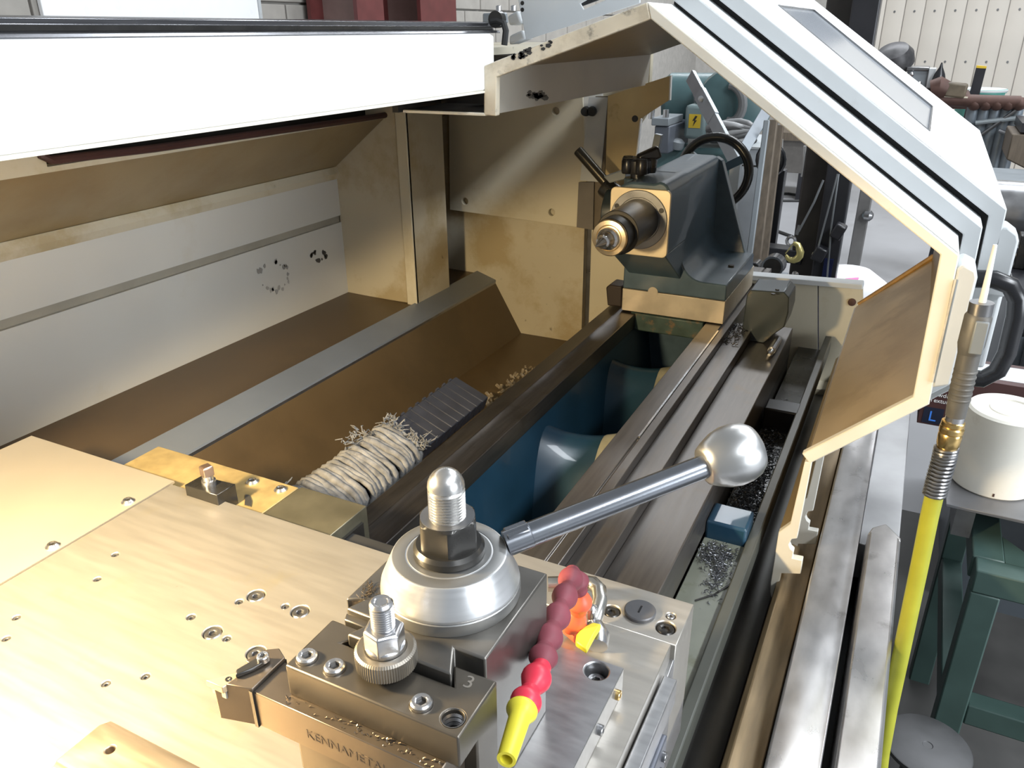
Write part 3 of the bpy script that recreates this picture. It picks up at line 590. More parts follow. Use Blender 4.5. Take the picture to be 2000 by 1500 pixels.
# stop bracket with square bolt
sb = thing('stop_bracket', 'small black bracket with a square-headed bolt on the brass plate', 'bracket', tuple(at(408, 965, z=-.4615)))
a = at(360, 947, z=-.437); b = at(423, 967, z=-.437); c = at(460, 945, z=-.437); d = at(393, 929, z=-.437)
part('bracket', MB().slab([a, b, c, d], (0, 0, -.0243)), BLACKOX, sb, bevel=.0006, seg=1)
p = (a + b + c + d) / 4
bo = part('bolt', MB().lathe([(.0075, 0), (.0075, .006), (.0058, .0065), (.0058, .012)], p, (0, 0, 1), 20), STEEL, sb)
part('square_head', MB().lathe([(.0078, .012), (.0078, .022), (.006, .0235)], p, (0, 0, 1), 4, .5), mat('coppery_steel', (.42, .30, .24), .3, .9), bo, bevel=.0006)
# compound block under the post
cbk = thing('tool_rest_block', 'grey steel rest block with a counterbored hole under the tool post', 'steel block', (-.17, .3, -.45))
ph_ = at(1165, 1310, z=-.4268)
part('block', MB().box(-.222, -.1277, .12, .4277, -.45, -.4268), GROUND2, cbk, bevel=.0012, cut=MB().cyl((ph_.x, ph_.y, -.44), (0, 0, 1), .0088, .03, 28))
screw('sunk_screw', (ph_.x, ph_.y, -.4405), (0, 0, 1), .0072, .005, .0035, .003, STEELD, cbk)
for dy in (.39, .425):
    screw('side_screw', (-.1277, dy - .012, -.439), (1, 0, 0), .0038, .003, .0018, .002, BRASSBR if dy > .4 else STEELD, cbk)
# steel bar lying at the near corner
sbar = thing('steel_bar', 'steel bar with a hole, dark reflections painted brown, lying on the near edge of the cross slide', 'metal bar', (-.35, .215, ZS))
hp_ = at(215, 1464, z=-.432)
part('bar', MB().prism([(.150, -.449), (.150, -.434), (.190, -.434), (.192, -.432), (.224, -.432), (.232, -.436), (.234, -.449)], 'x', -.436, -.25), mat('steel_bar_reflection', (.42, .35, .27), .36, .8, var=.12, scale=20, stretch=(1, 8, 8)), sbar, bevel=.001, cut=MB().cyl((hp_.x, hp_.y, -.445), (0, 0, 1), .0032, .03, 16))  # brown base colour paints dark reflections onto the bare steel
# ================================================================== TOOL POST
tp = thing('tool_post', 'quick-change tool post with silver cone, hex nut and ball lever', 'tool post', (-.209, .326, -.4268))
AX = Vector((-.209, .326, 0))
pol = [(-.1625, .284), (-.1625, .366), (-.2617, .366), (-.2617, .2905), (-.2515, .2955), (-.2565, .2840), (-.2335, .284), (-.2425, .2665), (-.1735, .2665), (-.1825, .284)]
part('post_body', MB().prism(pol, 'z', -.4268, -.31), POSTM, tp, bevel=.0012)
part('gib', MB().prism([(-.2570, .2845), (-.2360, .2845), (-.2360, .2790), (-.2545, .2790)], 'z', -.40, -.314), POSTM, tp, bevel=.0008)
part('cone_base', MB().lathe([(.0418, 0), (.0424, .001), (.0424, .008), (.0418, .0085)], AX + Vector((0, 0, -.31)), (0, 0, 1), 72), ALUSHADE, tp)
part('clamp_cone', MB().lathe([(.0418, .0088), (.0420, .0095), (.0418, .011), (.0350, .0268), (.0344, .0279), (.0337, .0281)], AX + Vector((0, 0, -.31)), (0, 0, 1), 72), ALU, tp)
part('cone_top', MB().lathe([(.0339, .0270), (.0339, .0281), (.0334, .02835), (.0264, .02835), (.0260, .0278), (.0258, .0268)], AX + Vector((0, 0, -.31)), (0, 0, 1), 72, caps=False), mat('cone_top_shaded', (.27, .27, .265), .36, .8, var=.04), tp)  # darker grey paints this ring as less lit than the bright cone side
part('cone_disc', MB().lathe([(.0254, .0268), (.0254, .0280), (.0250, .0283), (.01, .0283)], AX + Vector((0, 0, -.31)), (0, 0, 1), 64), ALUSHADE, tp)
nz = -.282
nut = part('hex_nut', MB().lathe([(.0200, 0), (.0213, .001), (.0213, .005), (.0195, .0075)], AX + Vector((0, 0, nz)), (0, 0, 1), 48), BLACKOX, tp)
# hexagon with chamfered corners
m = MB(); n = 48; R = .0187; rings = []
def hexr(a, R): return R * math.cos(math.pi / 6) / math.cos(((a) % (math.pi / 3)) - math.pi / 6)
for (h, cap) in ((.005, 99), (.0225, 99), (.0243, .0178), (.0255, .0163)):
    for i in range(n):
        a = 2 * math.pi * i / n; q = min(hexr(a + math.radians(57), R), cap); rings.append(AX + Vector((q * math.cos(a), q * math.sin(a), nz + h)))
fs = []
for j in range(3):
    for i in range(n): fs.append((j * n + i, j * n + (i + 1) % n, (j + 1) * n + (i + 1) % n, (j + 1) * n + i))
fs.append([3 * n + i for i in range(n)]); m.add(rings, fs)
part('hexagon', m, BLACKOX, nut, smooth=25, bevel=.0004, seg=1)
part('nut_face', MB().lathe([(.0160, .0254), (.0160, .0258), (.0112, .0258)], AX + Vector((0, 0, nz)), (0, 0, 1), 40), STEELD, nut)
pr = thread(.0109, -.257, -.2375, .0019, .0013) + [(.0109, -.2365)] + [(.0109 * math.cos(t), -.2365 + .0115 * math.sin(t)) for t in (.25, .5, .75, 1.0, 1.2, 1.38, 1.54)]
part('stud', MB().lathe(pr, AX, (0, 0, 1), 48), mat('worn_stud_steel', (.60, .59, .57), .28, .95, var=.1, scale=60, stain=((.4, .3, .15), 40, .62, .4)), tp, smooth=24)
# lever
d_ = (Vector((-.0738, .457, -.25)) - Vector((-.209, .326, -.292))).normalized()
a0 = Vector((-.209, .326, -.292)) + d_ * .036; kc = Vector((-.0755, .4555, -.2505))
lv = part('lever', MB().tube([a0, a0 + d_ * .016, a0 + d_ * .0165, kc - d_ * .014], [.0082, .0082, .0077, .0077], 28), CHROME, tp)
_, uu, ww = MB().frame(d_)
part('lever_flat', MB().bar(a0 + d_ * .001 + Vector((0, 0, .0024)), a0 + d_ * .0155 + Vector((0, 0, .0024)), .0112, .0112), CHROME, lv, bevel=.0008)
prof = [(.0105, -.0185), (.0125, -.0178), (.0150, -.0135), (.0185, -.006), (.0200, .001), (.0198, .008), (.0180, .0145), (.0150, .0185), (.0105, .0207), (.0004, .0210)]
part('ball_knob', MB().lathe(prof, kc, d_, 48), KNOB, lv, smooth=60)
# chips on the post
def chips(n, pts, z, sz, spread=.004):
    m = MB()
    for i in range(n):
        u, v = random.choice(pts); p = at(u + random.gauss(0, 7), v + random.gauss(0, 6), z=z)
        a = random.uniform(0, 3.14); s = random.uniform(.4, 1) * sz; t = Vector((math.cos(a), math.sin(a), random.uniform(-.2, .6))) * s
        m.bar(p + Vector((0, 0, .0006)), p + t + Vector((0, 0, .0006)), s * .22, s * .16)
    return m
# ================================================================== TOOL HOLDER
th = thing('tool_holder', 'dark steel tool holder block stamped 3 on the tool post', 'tool holder', (-.207, .257, -.40))
cut = MB().prism([(-.1795, .30), (-.1795, .2785), (-.1705, .2640), (-.2455, .2640), (-.2365, .2785), (-.2365, .30)], 'z', -.42, -.30)
prof = [(.2365, -.3156), (.2775, -.3156), (.2775, -.395), (.2365, -.395), (.2365, -.3632), (.2545, -.3632), (.2545, -.3368), (.2365, -.3368)]
hs = [(600, 1285), (654, 1305), (823, 1375)]
for u, v in hs: p = at(u, v, z=-.3156); cut.cyl((p.x, p.y, -.330), (0, 0, 1), .0056, .03, 20)
ph = at(885, 1402, z=-.3156); cut.cyl((ph.x, ph.y, -.336), (0, 0, 1), .0060, .04, 28)
part('block', MB().prism(prof, 'x', -.2622, -.152), HOLDM, th, cut=cut, bevel=.0011)
part('lower_jaw', MB().box(-.258, -.156, .2335, .2365, -.395, -.3640), HOLDM, th, bevel=.0006)
for u, v in hs:
    p = at(u, v, z=-.3156); screw('set_screw', (p.x, p.y, -.3165), (0, 0, 1), .0058, .0035, .0030, .0045, STEEL, th)
part('threaded_hole', MB().lathe([(.00595, -.334), (.0052, -.3325), (.00595, -.331), (.0052, -.3295), (.00595, -.328), (.0052, -.3265), (.00595, -.325), (.0052, -.3235), (.00595, -.322), (.0053, -.3205), (.0060, -.3190), (.0063, -.3155), (.0060, -.3155)], (ph.x, ph.y, 0), (0, 0, 1), 32, caps=False), STEELD, th, smooth=20)
part('hole_floor', MB().cyl((ph.x, ph.y, -.3358), (0, 0, 1), .0058, .001, 24), GAPDARK, th)
sx, sy = -.2105, .2600
st = part('adjusting_stud', MB().lathe([(.0062, -.325)] + thread(.0066, -.318, -.273, .0015, .0010) + [(.0064, -.2715), (.0056, -.2706)], (sx, sy, 0), (0, 0, 1), 32), STEEL, th, smooth=24)
screw('stud_top', (sx, sy, -.2716), (0, 0, 1), .0062, .0014, .0034, .006, STEEL, st)
kn = []; n = 150; m = MB()
for (r, h, kz) in ((.0150, -.3122, 0), (.0166, -.3112, 1), (.0168, -.3065, 1), (.0166, -.3018, 1), (.0152, -.3006, 0), (.0118, -.3006, 0), (.0112, -.3012, 0)):
    for i in range(n):
        a = 2 * math.pi * i / n; q = r + (.00018 if (i % 2) else -.00018) * kz; kn.append((sx + q * math.cos(a), sy + q * math.sin(a), h))
fs = []
for j in range(6):
    for i in range(n): fs.append((j * n + i, j * n + (i + 1) % n, (j + 1) * n + (i + 1) % n, (j + 1) * n + i))
fs.append(list(range(n))[::-1]); fs.append([6 * n + i for i in range(n)])
part('knurled_nut', m.add(kn, fs), mat('knurled_steel', (.22, .20, .17), .45, .85, var=.1), th, smooth=20)
part('lock_nut', MB().lathe([(.0098, -.3012), (.0098, -.3000), (.0112, -.3000), (.0112, -.2882), (.0098, -.2868), (.0066, -.2868)], (sx, sy, 0), (0, 0, 1), 6, .3), STEEL, th, bevel=.0005, smooth=20)
part('nut_collar', MB().lathe([(.0108, -.3008), (.0108, -.2985), (.010, -.2978)], (sx, sy, 0), (0, 0, 1), 32), STEEL, th)
text('stamped_number', '3', .012, mat('stamp_scratch', (.32, .29, .25), .4, .7), th, basis((-.1675, .2660, -.3156), (1, .15, 0), (-.15, 1, 0)), .0002, label='number 3 stamped in the steel')
# ================================================================== CUTTING TOOL
ct = thing('turning_tool', 'square shank turning tool with a triangular insert in the holder', 'cutting tool', (-.23, .241, -.3625))
part('shank', MB().box(-.2820, -.160, .2287, .2545, -.3626, -.3370), SHANKM, ct, bevel=.0005, seg=1)
tip = at(402, 1333, z=-.337)
hd = [(-.2820, .2285), (-.2820, .2555), (-.2905, .2600), (-.2965, .2560), (-.3085, .2270), (-.3060, .2225)]
part('head', MB().prism(hd, 'z', -.3625, -.3345), SHANKM, ct, bevel=.0006, cut=MB().prism([(-.320, .215), (-.2985, .2225), (-.2935, .2420), (-.305, .244)], 'z', -.3405, -.32))
part('insert', MB().prism([(tip.x, tip.y), (-.2985, .2222), (-.2945, .2400)], 'z', -.3402, -.3352), CARBIDE, ct, bevel=.0006)
screw('insert_screw', (-.3000, .2285, -.3352), (0, 0, 1), .0020, .0004, .0009, .001, BLACKOX, ct)
part('shim', MB().prism([(tip.x + .002, tip.y + .0015), (-.2985, .2235), (-.2945, .2400)], 'z', -.345, -.3402), STEELD, ct)
part('clamp', MB().prism([(-.2985, .2335), (-.2955, .2300), (-.2905, .2380), (-.2870, .2480), (-.2935, .2500)], 'z', -.3345, -.3315), BLACKOX, ct, bevel=.0008)
screw('clamp_screw', (-.2905, .2470, -.3318), (0, 0, 1), .0036, .0028, .0016, .002, STEEL, ct)
part('head_groove', MB().box(-.2840, -.2816, .2276, .2560, -.3632, -.3362), BLACKOX, ct)
text('shank_lettering', 'KENNAMETAL', .0085, mat('stamp_dull', (.135, .108, .083), .45, .7), ct, basis((-.246, .2286, -.3535), (1, 0, 0), (0, 0, 1)), .00015, label='stamped maker lettering')
# loose chips
so = solo('metal_chips', chips(55, [(712, 1160), (728, 1168), (722, 1150)], -.31, .0026), SHANKM, 'fine steel chips beside the cone of the tool post', 'chips', smooth=None); so['kind'] = 'stuff'; del so['category']
mm = MB()
for i in range(60):
    t = random.random(); x = -.262 + .10 * t; y = .2300 + random.uniform(0, .0055); z = -.3368; s = random.uniform(.0004, .0011); a = random.uniform(0, 3.1)
    mm.bar((x, y, z + s * .3), (x + s * 1.6 * math.cos(a), y + s * math.sin(a), z + s), s * .7, s * .5)
so = solo('metal_chips', mm, SHANKM, 'fine chips lying along the top of the tool shank', 'chips', smooth=None); so['kind'] = 'stuff'; del so['category']
# ================================================================== COOLANT HOSE
ch = thing('coolant_hose', 'red jointed coolant hose with a yellow nozzle', 'hose', tuple(at(1150, 1252, z=-.45)))
path = [at(1128, 1210, z=-.425), at(1125, 1172, z=-.405), at(1117, 1138, z=-.392), at(1098, 1165, z=-.388), at(1083, 1205, z=-.389), at(1066, 1252, z=-.391)]
def link(p, q, r, m, lab=None):
    d = (q - p); L = d.length
    pf = [(r * .52, -L * .10), (r * .66, 0), (r * .62, L * .10), (r * .93, L * .34), (r, L * .44), (r, L * .56), (r * .80, L * .76), (r * .58, L * .92), (r * .55, L * 1.02)]
    return part('ball_segment', MB().lathe(pf, p, d, 28), m, ch, smooth=60, label=lab)
pts = [at(1113, 1226, z=-.432), at(1130, 1194, z=-.412), at(1132, 1156, z=-.392), at(1118, 1118, z=-.375), at(1110, 1148, z=-.366), at(1096, 1184, z=-.360), at(1080, 1226, z=-.356), at(1064, 1266, z=-.353), at(1058, 1302, z=-.352), at(1036, 1350, z=-.350), at(1018, 1392, z=-.348)]
mats_ = [ORANGE, ORANGE, REDDULL, REDDULL, REDDULL, REDDULL, REDDULL, REDDULL, REDP, REDP]
for i in range(10): link(pts[i], pts[i + 1], .0102 if i < 3 else .0092, mats_[i])
n0 = at(1021, 1382, z=-.3485); n1 = at(989, 1484, z=-.346); dn = n1 - n0; Ln = dn.length
part('nozzle', MB().lathe([(.0050, -.001), (.0082, 0), (.0090, .0014), (.0090, .0032), (.0074, .0060), (.0062, .009), (.0052, Ln), (.0034, Ln), (.0032, Ln - .006)], n0, dn, 28), YELLOW, ch, smooth=40)
cvv = thing('coolant_valve', 'chromed coolant tube with a small yellow-handled valve', 'valve', tuple(at(1165, 1255, z=-.45)))
tz = [at(1070, 1141, z=-.430), at(1110, 1140, z=-.430), at(1140, 1138, z=-.428), at(1158, 1140, z=-.428), at(1170, 1152, z=-.428), at(1172, 1172, z=-.430), at(1164, 1200, z=-.436), at(1157, 1222, z=-.444)]
part('tube', MB().tube(tz, .0065, 18), mat('dull_chrome', (.46, .45, .42), .25, .95, var=.12, scale=60), cvv, smooth=60)
part('elbow', MB().tube([at(1160, 1225, z=-.440), at(1168, 1242, z=-.440), at(1166, 1262, z=-.442)], [.0085, .0095, .0085], 16), STEEL, cvv, smooth=60)
part('tube_clip', MB().lathe([(.0045, 0), (.0045, .010), (.002, .012)], at(1155, 1205, z=-.436), (0, 0, 1), 12), STEEL, cvv)
vb = at(1126, 1246, z=-.428); va = at(1163, 1224, z=-.428)
part('valve_body', MB().tube([at(1112, 1222, z=-.44), at(1135, 1238, z=-.44)], [.008, .009], 16), ORANGE, cvv)
part('handle', MB().slab([at(1124, 1252, z=-.424), at(1126, 1238, z=-.424), at(1138, 1224, z=-.424), at(1158, 1214, z=-.424), at(1175, 1218, z=-.424), at(1162, 1238, z=-.424), at(1146, 1267, z=-.424)], (0, 0, -.006)), YELLOW, cvv, bevel=.0015)
# ================================================================== TAILSTOCK
ts = thing('tailstock', 'blue green cast iron tailstock clamped on the bed ways', 'tailstock', (-.41, 1.7, ZB))
YF = 1.568; YR = 1.93
part('base_plate', MB().box(-.5255, -.3040, YF, YR - .06, ZB + .002, -.5087), SCRAPED, ts, bevel=.001)
part('base_notch', MB().cyl((-.4575, YF - .0008, -.508), (0, 1, 0), .011, .002, 20), SCRAPED, ts)
qx, qz = -.4545, -.3255
# main casting: cross-section with a fillet from barrel flank to foot
def fil(cx, cz, r, a0, a1, n=8): return [(cx + r * math.cos(a0 + (a1 - a0) * i / n), cz + r * math.sin(a0 + (a1 - a0) * i / n)) for i in range(n + 1)]
sec = [(-.5255, -.508), (-.5245, -.40), (-.515, -.285)] + fil(-.470, -.300, .042, math.pi * .80, math.pi * .5, 6) + [(-.430, -.2585)] + fil(-.420, -.2745, .016, math.pi / 2, 0, 4) + [(-.404, -.32), (-.402, -.40)] + fil(-.352, -.4236, .05, math.pi, math.pi * 1.5, 9) + [(-.3045, -.4736), (-.3035, -.508)]
part('casting', MB().prism(sec, 'y', YF, YR - .08), BLUE, ts, bevel=.003)
nose = [(-.5125, -.3935), (-.5125, -.29)] + fil(-.470, -.300, .042, math.pi * .86, math.pi * .5, 6) + [(-.430, -.2585)] + fil(-.420, -.2745, .020, math.pi / 2, 0, 4) + [(-.400, -.3935)]
part('nose', MB().prism(nose, 'y', 1.437, YF + .02), BLUE, ts, bevel=.004)
part('nose_gusset', MB().prism([(1.438, -.3925), (YF + .01, -.3925), (YF + .01, -.478)], 'x', -.5140, -.4005), BLUE, ts, bevel=.002)
# rear gusset rib: from the barrel top down to the foot edge
part('gusset', MB().prism([(-.412, -.262), (-.398, -.270), (-.316, -.498), (-.3045, -.508), (-.52, -.508), (-.52, -.30)], 'y', YR - .085, YR - .06), BLUE, ts, bevel=.002)
fl_ = [(-.5130, -.3940), (-.5130, -.2680), (-.3960, -.2680), (-.3960, -.3940)]
def rrect(x0, x1, z0, z1, r, n=5):
    o = []
    for cx, cz, a in ((x1 - r, z1 - r, 0), (x0 + r, z1 - r, 90), (x0 + r, z0 + r, 180), (x1 - r, z0 + r, 270)):
        for i in range(n + 1): t = math.radians(a + 90 * i / n); o.append((cx + r * math.cos(t), cz + r * math.sin(t)))
    return o
part('front_flange', MB().prism(rrect(-.5125, -.3955, -.3945, -.2675, .010), 'y', 1.430, 1.4375), mat('scraped_flange', (.62, .52, .36), .38, .5, var=.1, scale=25), ts, bevel=.001)
part('quill_ring', MB().lathe([(.0560, 0), (.0560, .002), (.0550, .003), (.0425, .003), (.0415, .002)], (qx, 1.430, qz), (0, -1, 0), 56), STEELD, ts)
for an in (.45, 2.65, -1.7): part('ring_hole', MB().cyl((qx + .049 * math.cos(an), 1.4265, qz + .049 * math.sin(an)), (0, -1, 0), .0048, .0006, 14), GAPDARK, ts)
part('quill', MB().lathe([(.0395, 0), (.0395, .118), (.0385, .119), (.030, .119)], (qx, 1.430, qz), (0, -1, 0), 48), mat('dark_quill_steel', (.045, .042, .038), .42, .6, var=.12, stretch=(10, 1, 10)), ts)
part('clamp_boss', MB().lathe([(.026, 0), (.026, .010), (.024, .012)], (-.492, 1.525, -.276), (0, 0, 1), 24), BLUE, ts)
k = at(1247, 325, y=1.52); kb = Vector((-.492, 1.525, -.266))
kn_ = part('clamp_knob', MB().lathe([(.014, 0), (.014, .010), (.027, .012), (.028, .016), (.028, .036), (.025, .040)], kb, (0, 0, 1), 24), BLACK, ts)
for i in range(5):
    a = i * 1.2566 + .3; part('knob_lobe', MB().lathe([(.011, .012), (.0125, .016), (.0125, .036), (.010, .041)], kb + Vector((.024 * math.cos(a), .024 * math.sin(a), 0)), (0, 0, 1), 14), BLACK, kn_)
part('knob_grip', MB().bar(kb + Vector((.0, 0, .034)), kb + Vector((.036, .02, .052)), .022, .024), BLACK, kn_, bevel=.005)
# quill clamp lever on the far side
l0 = at(1128, 293, y=1.60); l1 = at(1188, 362, y=1.60)
part('lock_lever', MB().tube([l0, l0 + (l1 - l0) * .02, l1], [.0095, .011, .011], 16), mat('dark_olive_lever', (.055, .048, .035), .3, .6), ts)
part('lever_hub', MB().lathe([(.020, -.02), (.022, -.015), (.022, .03), (.018, .035)], l1 + Vector((.006, .0, -.012)), (.6, 0, -.4), 20), BLACKOX, ts)
part('clamp_side_housing', MB().lathe([(.052, 0), (.054, .006), (.054, .05)], (-.525, 1.60, -.352), (-1, 0, 0), 32), mat('dark_blue_housing', (.022, .032, .038), .36, var=.2), ts, bevel=.002)
part('steel_wedge', MB().slab([at(1178, 345, y=1.57), at(1222, 330, y=1.57), at(1222, 350, y=1.57), at(1190, 358, y=1.57)], (0, .03, 0)), GREYP, ts, bevel=.002)
part('scale_rod', MB().bar(at(1272, 335, y=1.78), at(1287, 262, y=1.78), .016, .016, (0, 1, 0)), GALV, ts, bevel=.001)
# handwheel
hw = part('handwheel', MB().tube([(qx + .085 * math.cos(2 * math.pi * i / 48), 2.03, qz + .085 * math.sin(2 * math.pi * i / 48)) for i in range(48)], .0115, 14, closed=True), mat('black_handwheel', (.02, .019, .017), .25, .3), ts, smooth=80)
part('hub', MB().lathe([(.026, 0), (.026, .05), (.02, .055)], (qx, 2.0, qz), (0, 1, 0), 24), BLUE, hw)
for i in range(3):
    a = i * 2.094 + .5; part('spoke', MB().bar((qx, 2.03, qz), (qx + .08 * math.cos(a), 2.03, qz + .08 * math.sin(a)), .014, .02), BLUE, hw)
part('feed_dial', MB().lathe([(.045, 0), (.048, .01), (.048, .05), (.04, .06)], (qx, YR - .08, qz), (0, 1, 0), 32), STEELD, ts)
part('foot_bolt', MB().lathe([(.007, 0), (.007, .004)], at(1428, 521, z=-.4736), (0, 0, 1), 6), BLACKOX, ts)
part('oil_nipple', MB().lathe([(.003, 0), (.003, .002)], at(1376, 528, z=-.4736), (0, 0, 1), 10), BLACKOX, ts)
part('way_wiper', MB().slab([at(1183, 562, y=1.585), at(1190, 556, y=1.585), at(1214, 560, y=1.585), at(1214, 600, y=1.585), at(1186, 597, y=1.585)], (0, .05, 0)), mat('rusty_black_wiper', (.03, .02, .016), .6), ts, bevel=.003)
part('under_clamp', MB().box(-.505, -.345, YF - .0005, 1.70, -.60, -.5605), mat('green_rusty_clamp', (.045, .075, .065), .45, var=.3, scale=30, stain=((.22, .12, .05), 40, .55, .7)), ts, bevel=.003)
# live centre in the quill
lc = thing('live_center', 'brass-coloured live centre pointing out of the tailstock quill', 'lathe center', (qx, 1.26, qz - .035))
yq = 1.336
part('rear_collar', MB().lathe([(.0300, 0), (.0345, .002), (.0350, .005), (.0345, .008), (.033, .009)], (qx, yq, qz), (0, -1, 0), 48), mat('brassy_steel', (.56, .44, .28), .3, .8, var=.06), lc)
part('bearing_body', MB().lathe([(.033, .009), (.033, .060), (.0320, .061)], (qx, yq, qz), (0, -1, 0), 48), mat('dark_center_body', (.035, .033, .03), .4, .6), lc)
part('front_cap', MB().lathe([(.0320, .061), (.0325, .064), (.0305, .067), (.0235, .068), (.0225, .0665), (.0215, .068), (.0185, .0685)], (qx, yq, qz), (0, -1, 0), 48), mat('brassy_cap', (.66, .55, .38), .25, .9, var=.05), lc)
part('point', MB().lathe([(.0190, .066), (.0190, .076), (.0150, .079), (.0150, .087), (.0125, .090), (.0118, .098), (.0085, .100), (.0070, .107), (.0004, .132)], (qx, yq, qz), (0, -1, 0), 40), STEEL, lc)
# stop block on the outer way
sk = thing('bed_stop', 'dark chamfered stop block on the bed right of the tailstock', 'stop block', (-.225, 1.64, -.5975))
y0, y1 = 1.60, 1.69
part('block', MB().prism([(-.270, -.5975), (-.268, -.499), (-.262, -.487), (-.196, -.483), (-.185, -.493), (-.182, -.525), (-.186, -.556), (-.205, -.576), (-.222, -.5975)], 'y', y0, y1), mat('dark_slate_block', (.055, .068, .075), .34, .3, var=.15, stain=((.30, .23, .12), 18, .58, .5)), sk, bevel=.002)
for u, v in ((1518, 566), (1510, 575)): p = at(u, v, z=-.4835); part('block_hole', MB().cyl((p.x, p.y, -.4838), (0, 0, 1), .004, .0022, 12), GAPDARK, sk)
part('adjusting_bolt', MB().tube([(-.195, 1.60, -.585), (-.197, 1.54, -.588)], .008, 12), STEELD, sk)
part('bolt_tip', MB().lathe([(.006, 0), (.006, .02), (.003, .026)], (-.197, 1.54, -.588), (0, -1, 0), 12), STEEL, sk)

# ================================================================== CABLE CHAIN BOUND WITH TWINE
dc = thing('cable_chain', 'dark cable drag chain bound with pale twine behind the bed', 'cable chain', (-.655, .85, -.64))
def cpt(t, y, lift=0.0):     # t 0 = lower edge by the way, 1 = upper edge
    return Vector((-.620 - .070 * t, y, -.601 + .026 * t)) + Vector((.35, 0, .94)) * lift
lk = None; i = 0; yy = .885
while yy < 1.108:
    m = MB().slab([cpt(0, yy), cpt(1, yy + .004), cpt(1, yy + .0259), cpt(0, yy + .0219)], Vector((.35, 0, .94)) * -.028)
    o = part('chain_link', m, CHAINM, dc, bevel=.002)
    part('edge_tab', MB().slab([cpt(.985, yy + .002, .0015), cpt(1.03, yy + .002, .0015), cpt(1.03, yy + .010, .0015), cpt(.985, yy + .010, .0015)], Vector((.35, 0, .94)) * -.02), CHAINM, o)
    yy += .0218; i += 1
part('chain_core', MB().slab([cpt(.04, .58, -.006), cpt(.96, .585, -.006), cpt(.96, 1.10, -.006), cpt(.04, 1.10, -.006)], Vector((.35, 0, .94)) * -.02), CHAINM, dc)
part('end_bracket', MB().slab([cpt(.1, .565), cpt(1.05, .57), cpt(1.05, .70), cpt(.1, .70)], Vector((.35, 0, .94)) * -.02), mat('blue_grey_bracket', (.16, .17, .20), .35, .5), dc, bevel=.001)
yy = .668; turns = 0
while yy < .905:
    pth = []; rs = []; r = random.uniform(.0044, .0066); sk_ = random.uniform(-.006, .010); bulge = random.uniform(.002, .007)
    for k in range(22):
        a = 2 * math.pi * k / 22; ca, sa = math.cos(a), math.sin(a)
        q = (abs(ca) ** 4 + abs(sa) ** 4) ** -.25
        t = .5 + .56 * ca * q; l = -.013 + (.019 + bulge) * sa * q
        pth.append(cpt(t, yy + sk_ * ca + random.uniform(-.0014, .0014), l)); rs.append(r * random.uniform(.8, 1.15))
    part('twine_turn', MB().tube(pth, rs, 8, closed=True), ROPE, dc, smooth=80)
    yy += random.uniform(.0072, .0102); turns += 1
m = MB()
for i in range(170):
    if i < 110: t = random.uniform(-.05, 1.08); p = cpt(t, random.uniform(.895, .918), random.uniform(.0, .014))
    elif i < 140: p = cpt(random.uniform(.9, 1.15), random.uniform(.64, .67), random.uniform(0, .02))
    else: p = cpt(random.uniform(1.0, 1.2), random.uniform(.80, .86), random.uniform(0, .02))
    q = p + Vector((random.gauss(0, .008), random.gauss(0, .010), random.uniform(-.004, .012))); mid = (p + q) / 2 + Vector((random.gauss(0, .004), random.gauss(0, .004), random.uniform(0, .006)))
    m.tube([p, mid, q], [.0012, .001, .0006], 5)
part('frayed_ends', m, ROPE, dc, kind='stuff')
m = MB()
for i in range(60):
    u = random.uniform(950, 1045); v = 790 - (u - 950) * .78 + random.uniform(-14, 8); p = at(u, v, z=-.715); s = random.uniform(.004, .012); a = random.uniform(0, 3.1)
    m.bar(p, p + Vector((s * math.cos(a), s * math.sin(a), s * .5)), s * .5, s * .35)
so = solo('swarf_in_trough', m, mat('tan_swarf', (.35, .28, .18), .45, .4, var=.4, scale=80), 'brown swarf caught in the chip trough corner', 'swarf', smooth=None); so['kind'] = 'stuff'; del so['category']
def swarf(n, spots, z, label, sz=.006):
    m = MB()
    for i in range(n):
        x, y, sx_, sy_ = random.choice(spots); p = Vector((random.gauss(x, sx_), random.gauss(y, sy_), z))
        if not (-.179 < p.x < -.127) or .955 < p.y < 1.025: continue
        s = random.uniform(.35, 1.0) * sz; a = random.uniform(0, 6.28); e = random.uniform(-.1, .8)
        d = Vector((math.cos(a), math.sin(a), e)) * s; c2 = Vector((-math.sin(a), math.cos(a), random.uniform(-.5, .5))) * s * .4
        b0 = p + Vector((0, 0, random.uniform(0, .005)))
        m.tube([b0, b0 + d * .5 + c2, b0 + d], [s * .12, s * .16, s * .1], 4)
    so = solo('steel_swarf', m, CHIPM, label, 'swarf', smooth=None); so['kind'] = 'stuff'; del so['category']
swarf(800, [(-.152, .925, .016, .016), (-.142, .885, .006, .025), (-.160, .925, .014, .016)], -.668, 'curly steel swarf heaped on the near floor of the coolant tray', .0055)
swarf(2600, [(-.150, 1.12, .016, .06), (-.160, 1.28, .014, .09)], -.705, 'curly steel swarf beyond the blue step of the tray', .007)
m = MB()
for i in range(160):
    y = random.uniform(1.50, 1.62); p = Vector((random.uniform(-.300, -.262), y, -.574)); s = random.uniform(.002, .006); a = random.uniform(0, 3.1)
    m.bar(p, p + Vector((s * math.cos(a), s * math.sin(a), s * .6)), s * .4, s * .3)
so = solo('steel_swarf', m, CHIPM, 'fine swarf on the ways in front of the stop block', 'swarf', smooth=None); so['kind'] = 'stuff'; del so['category']
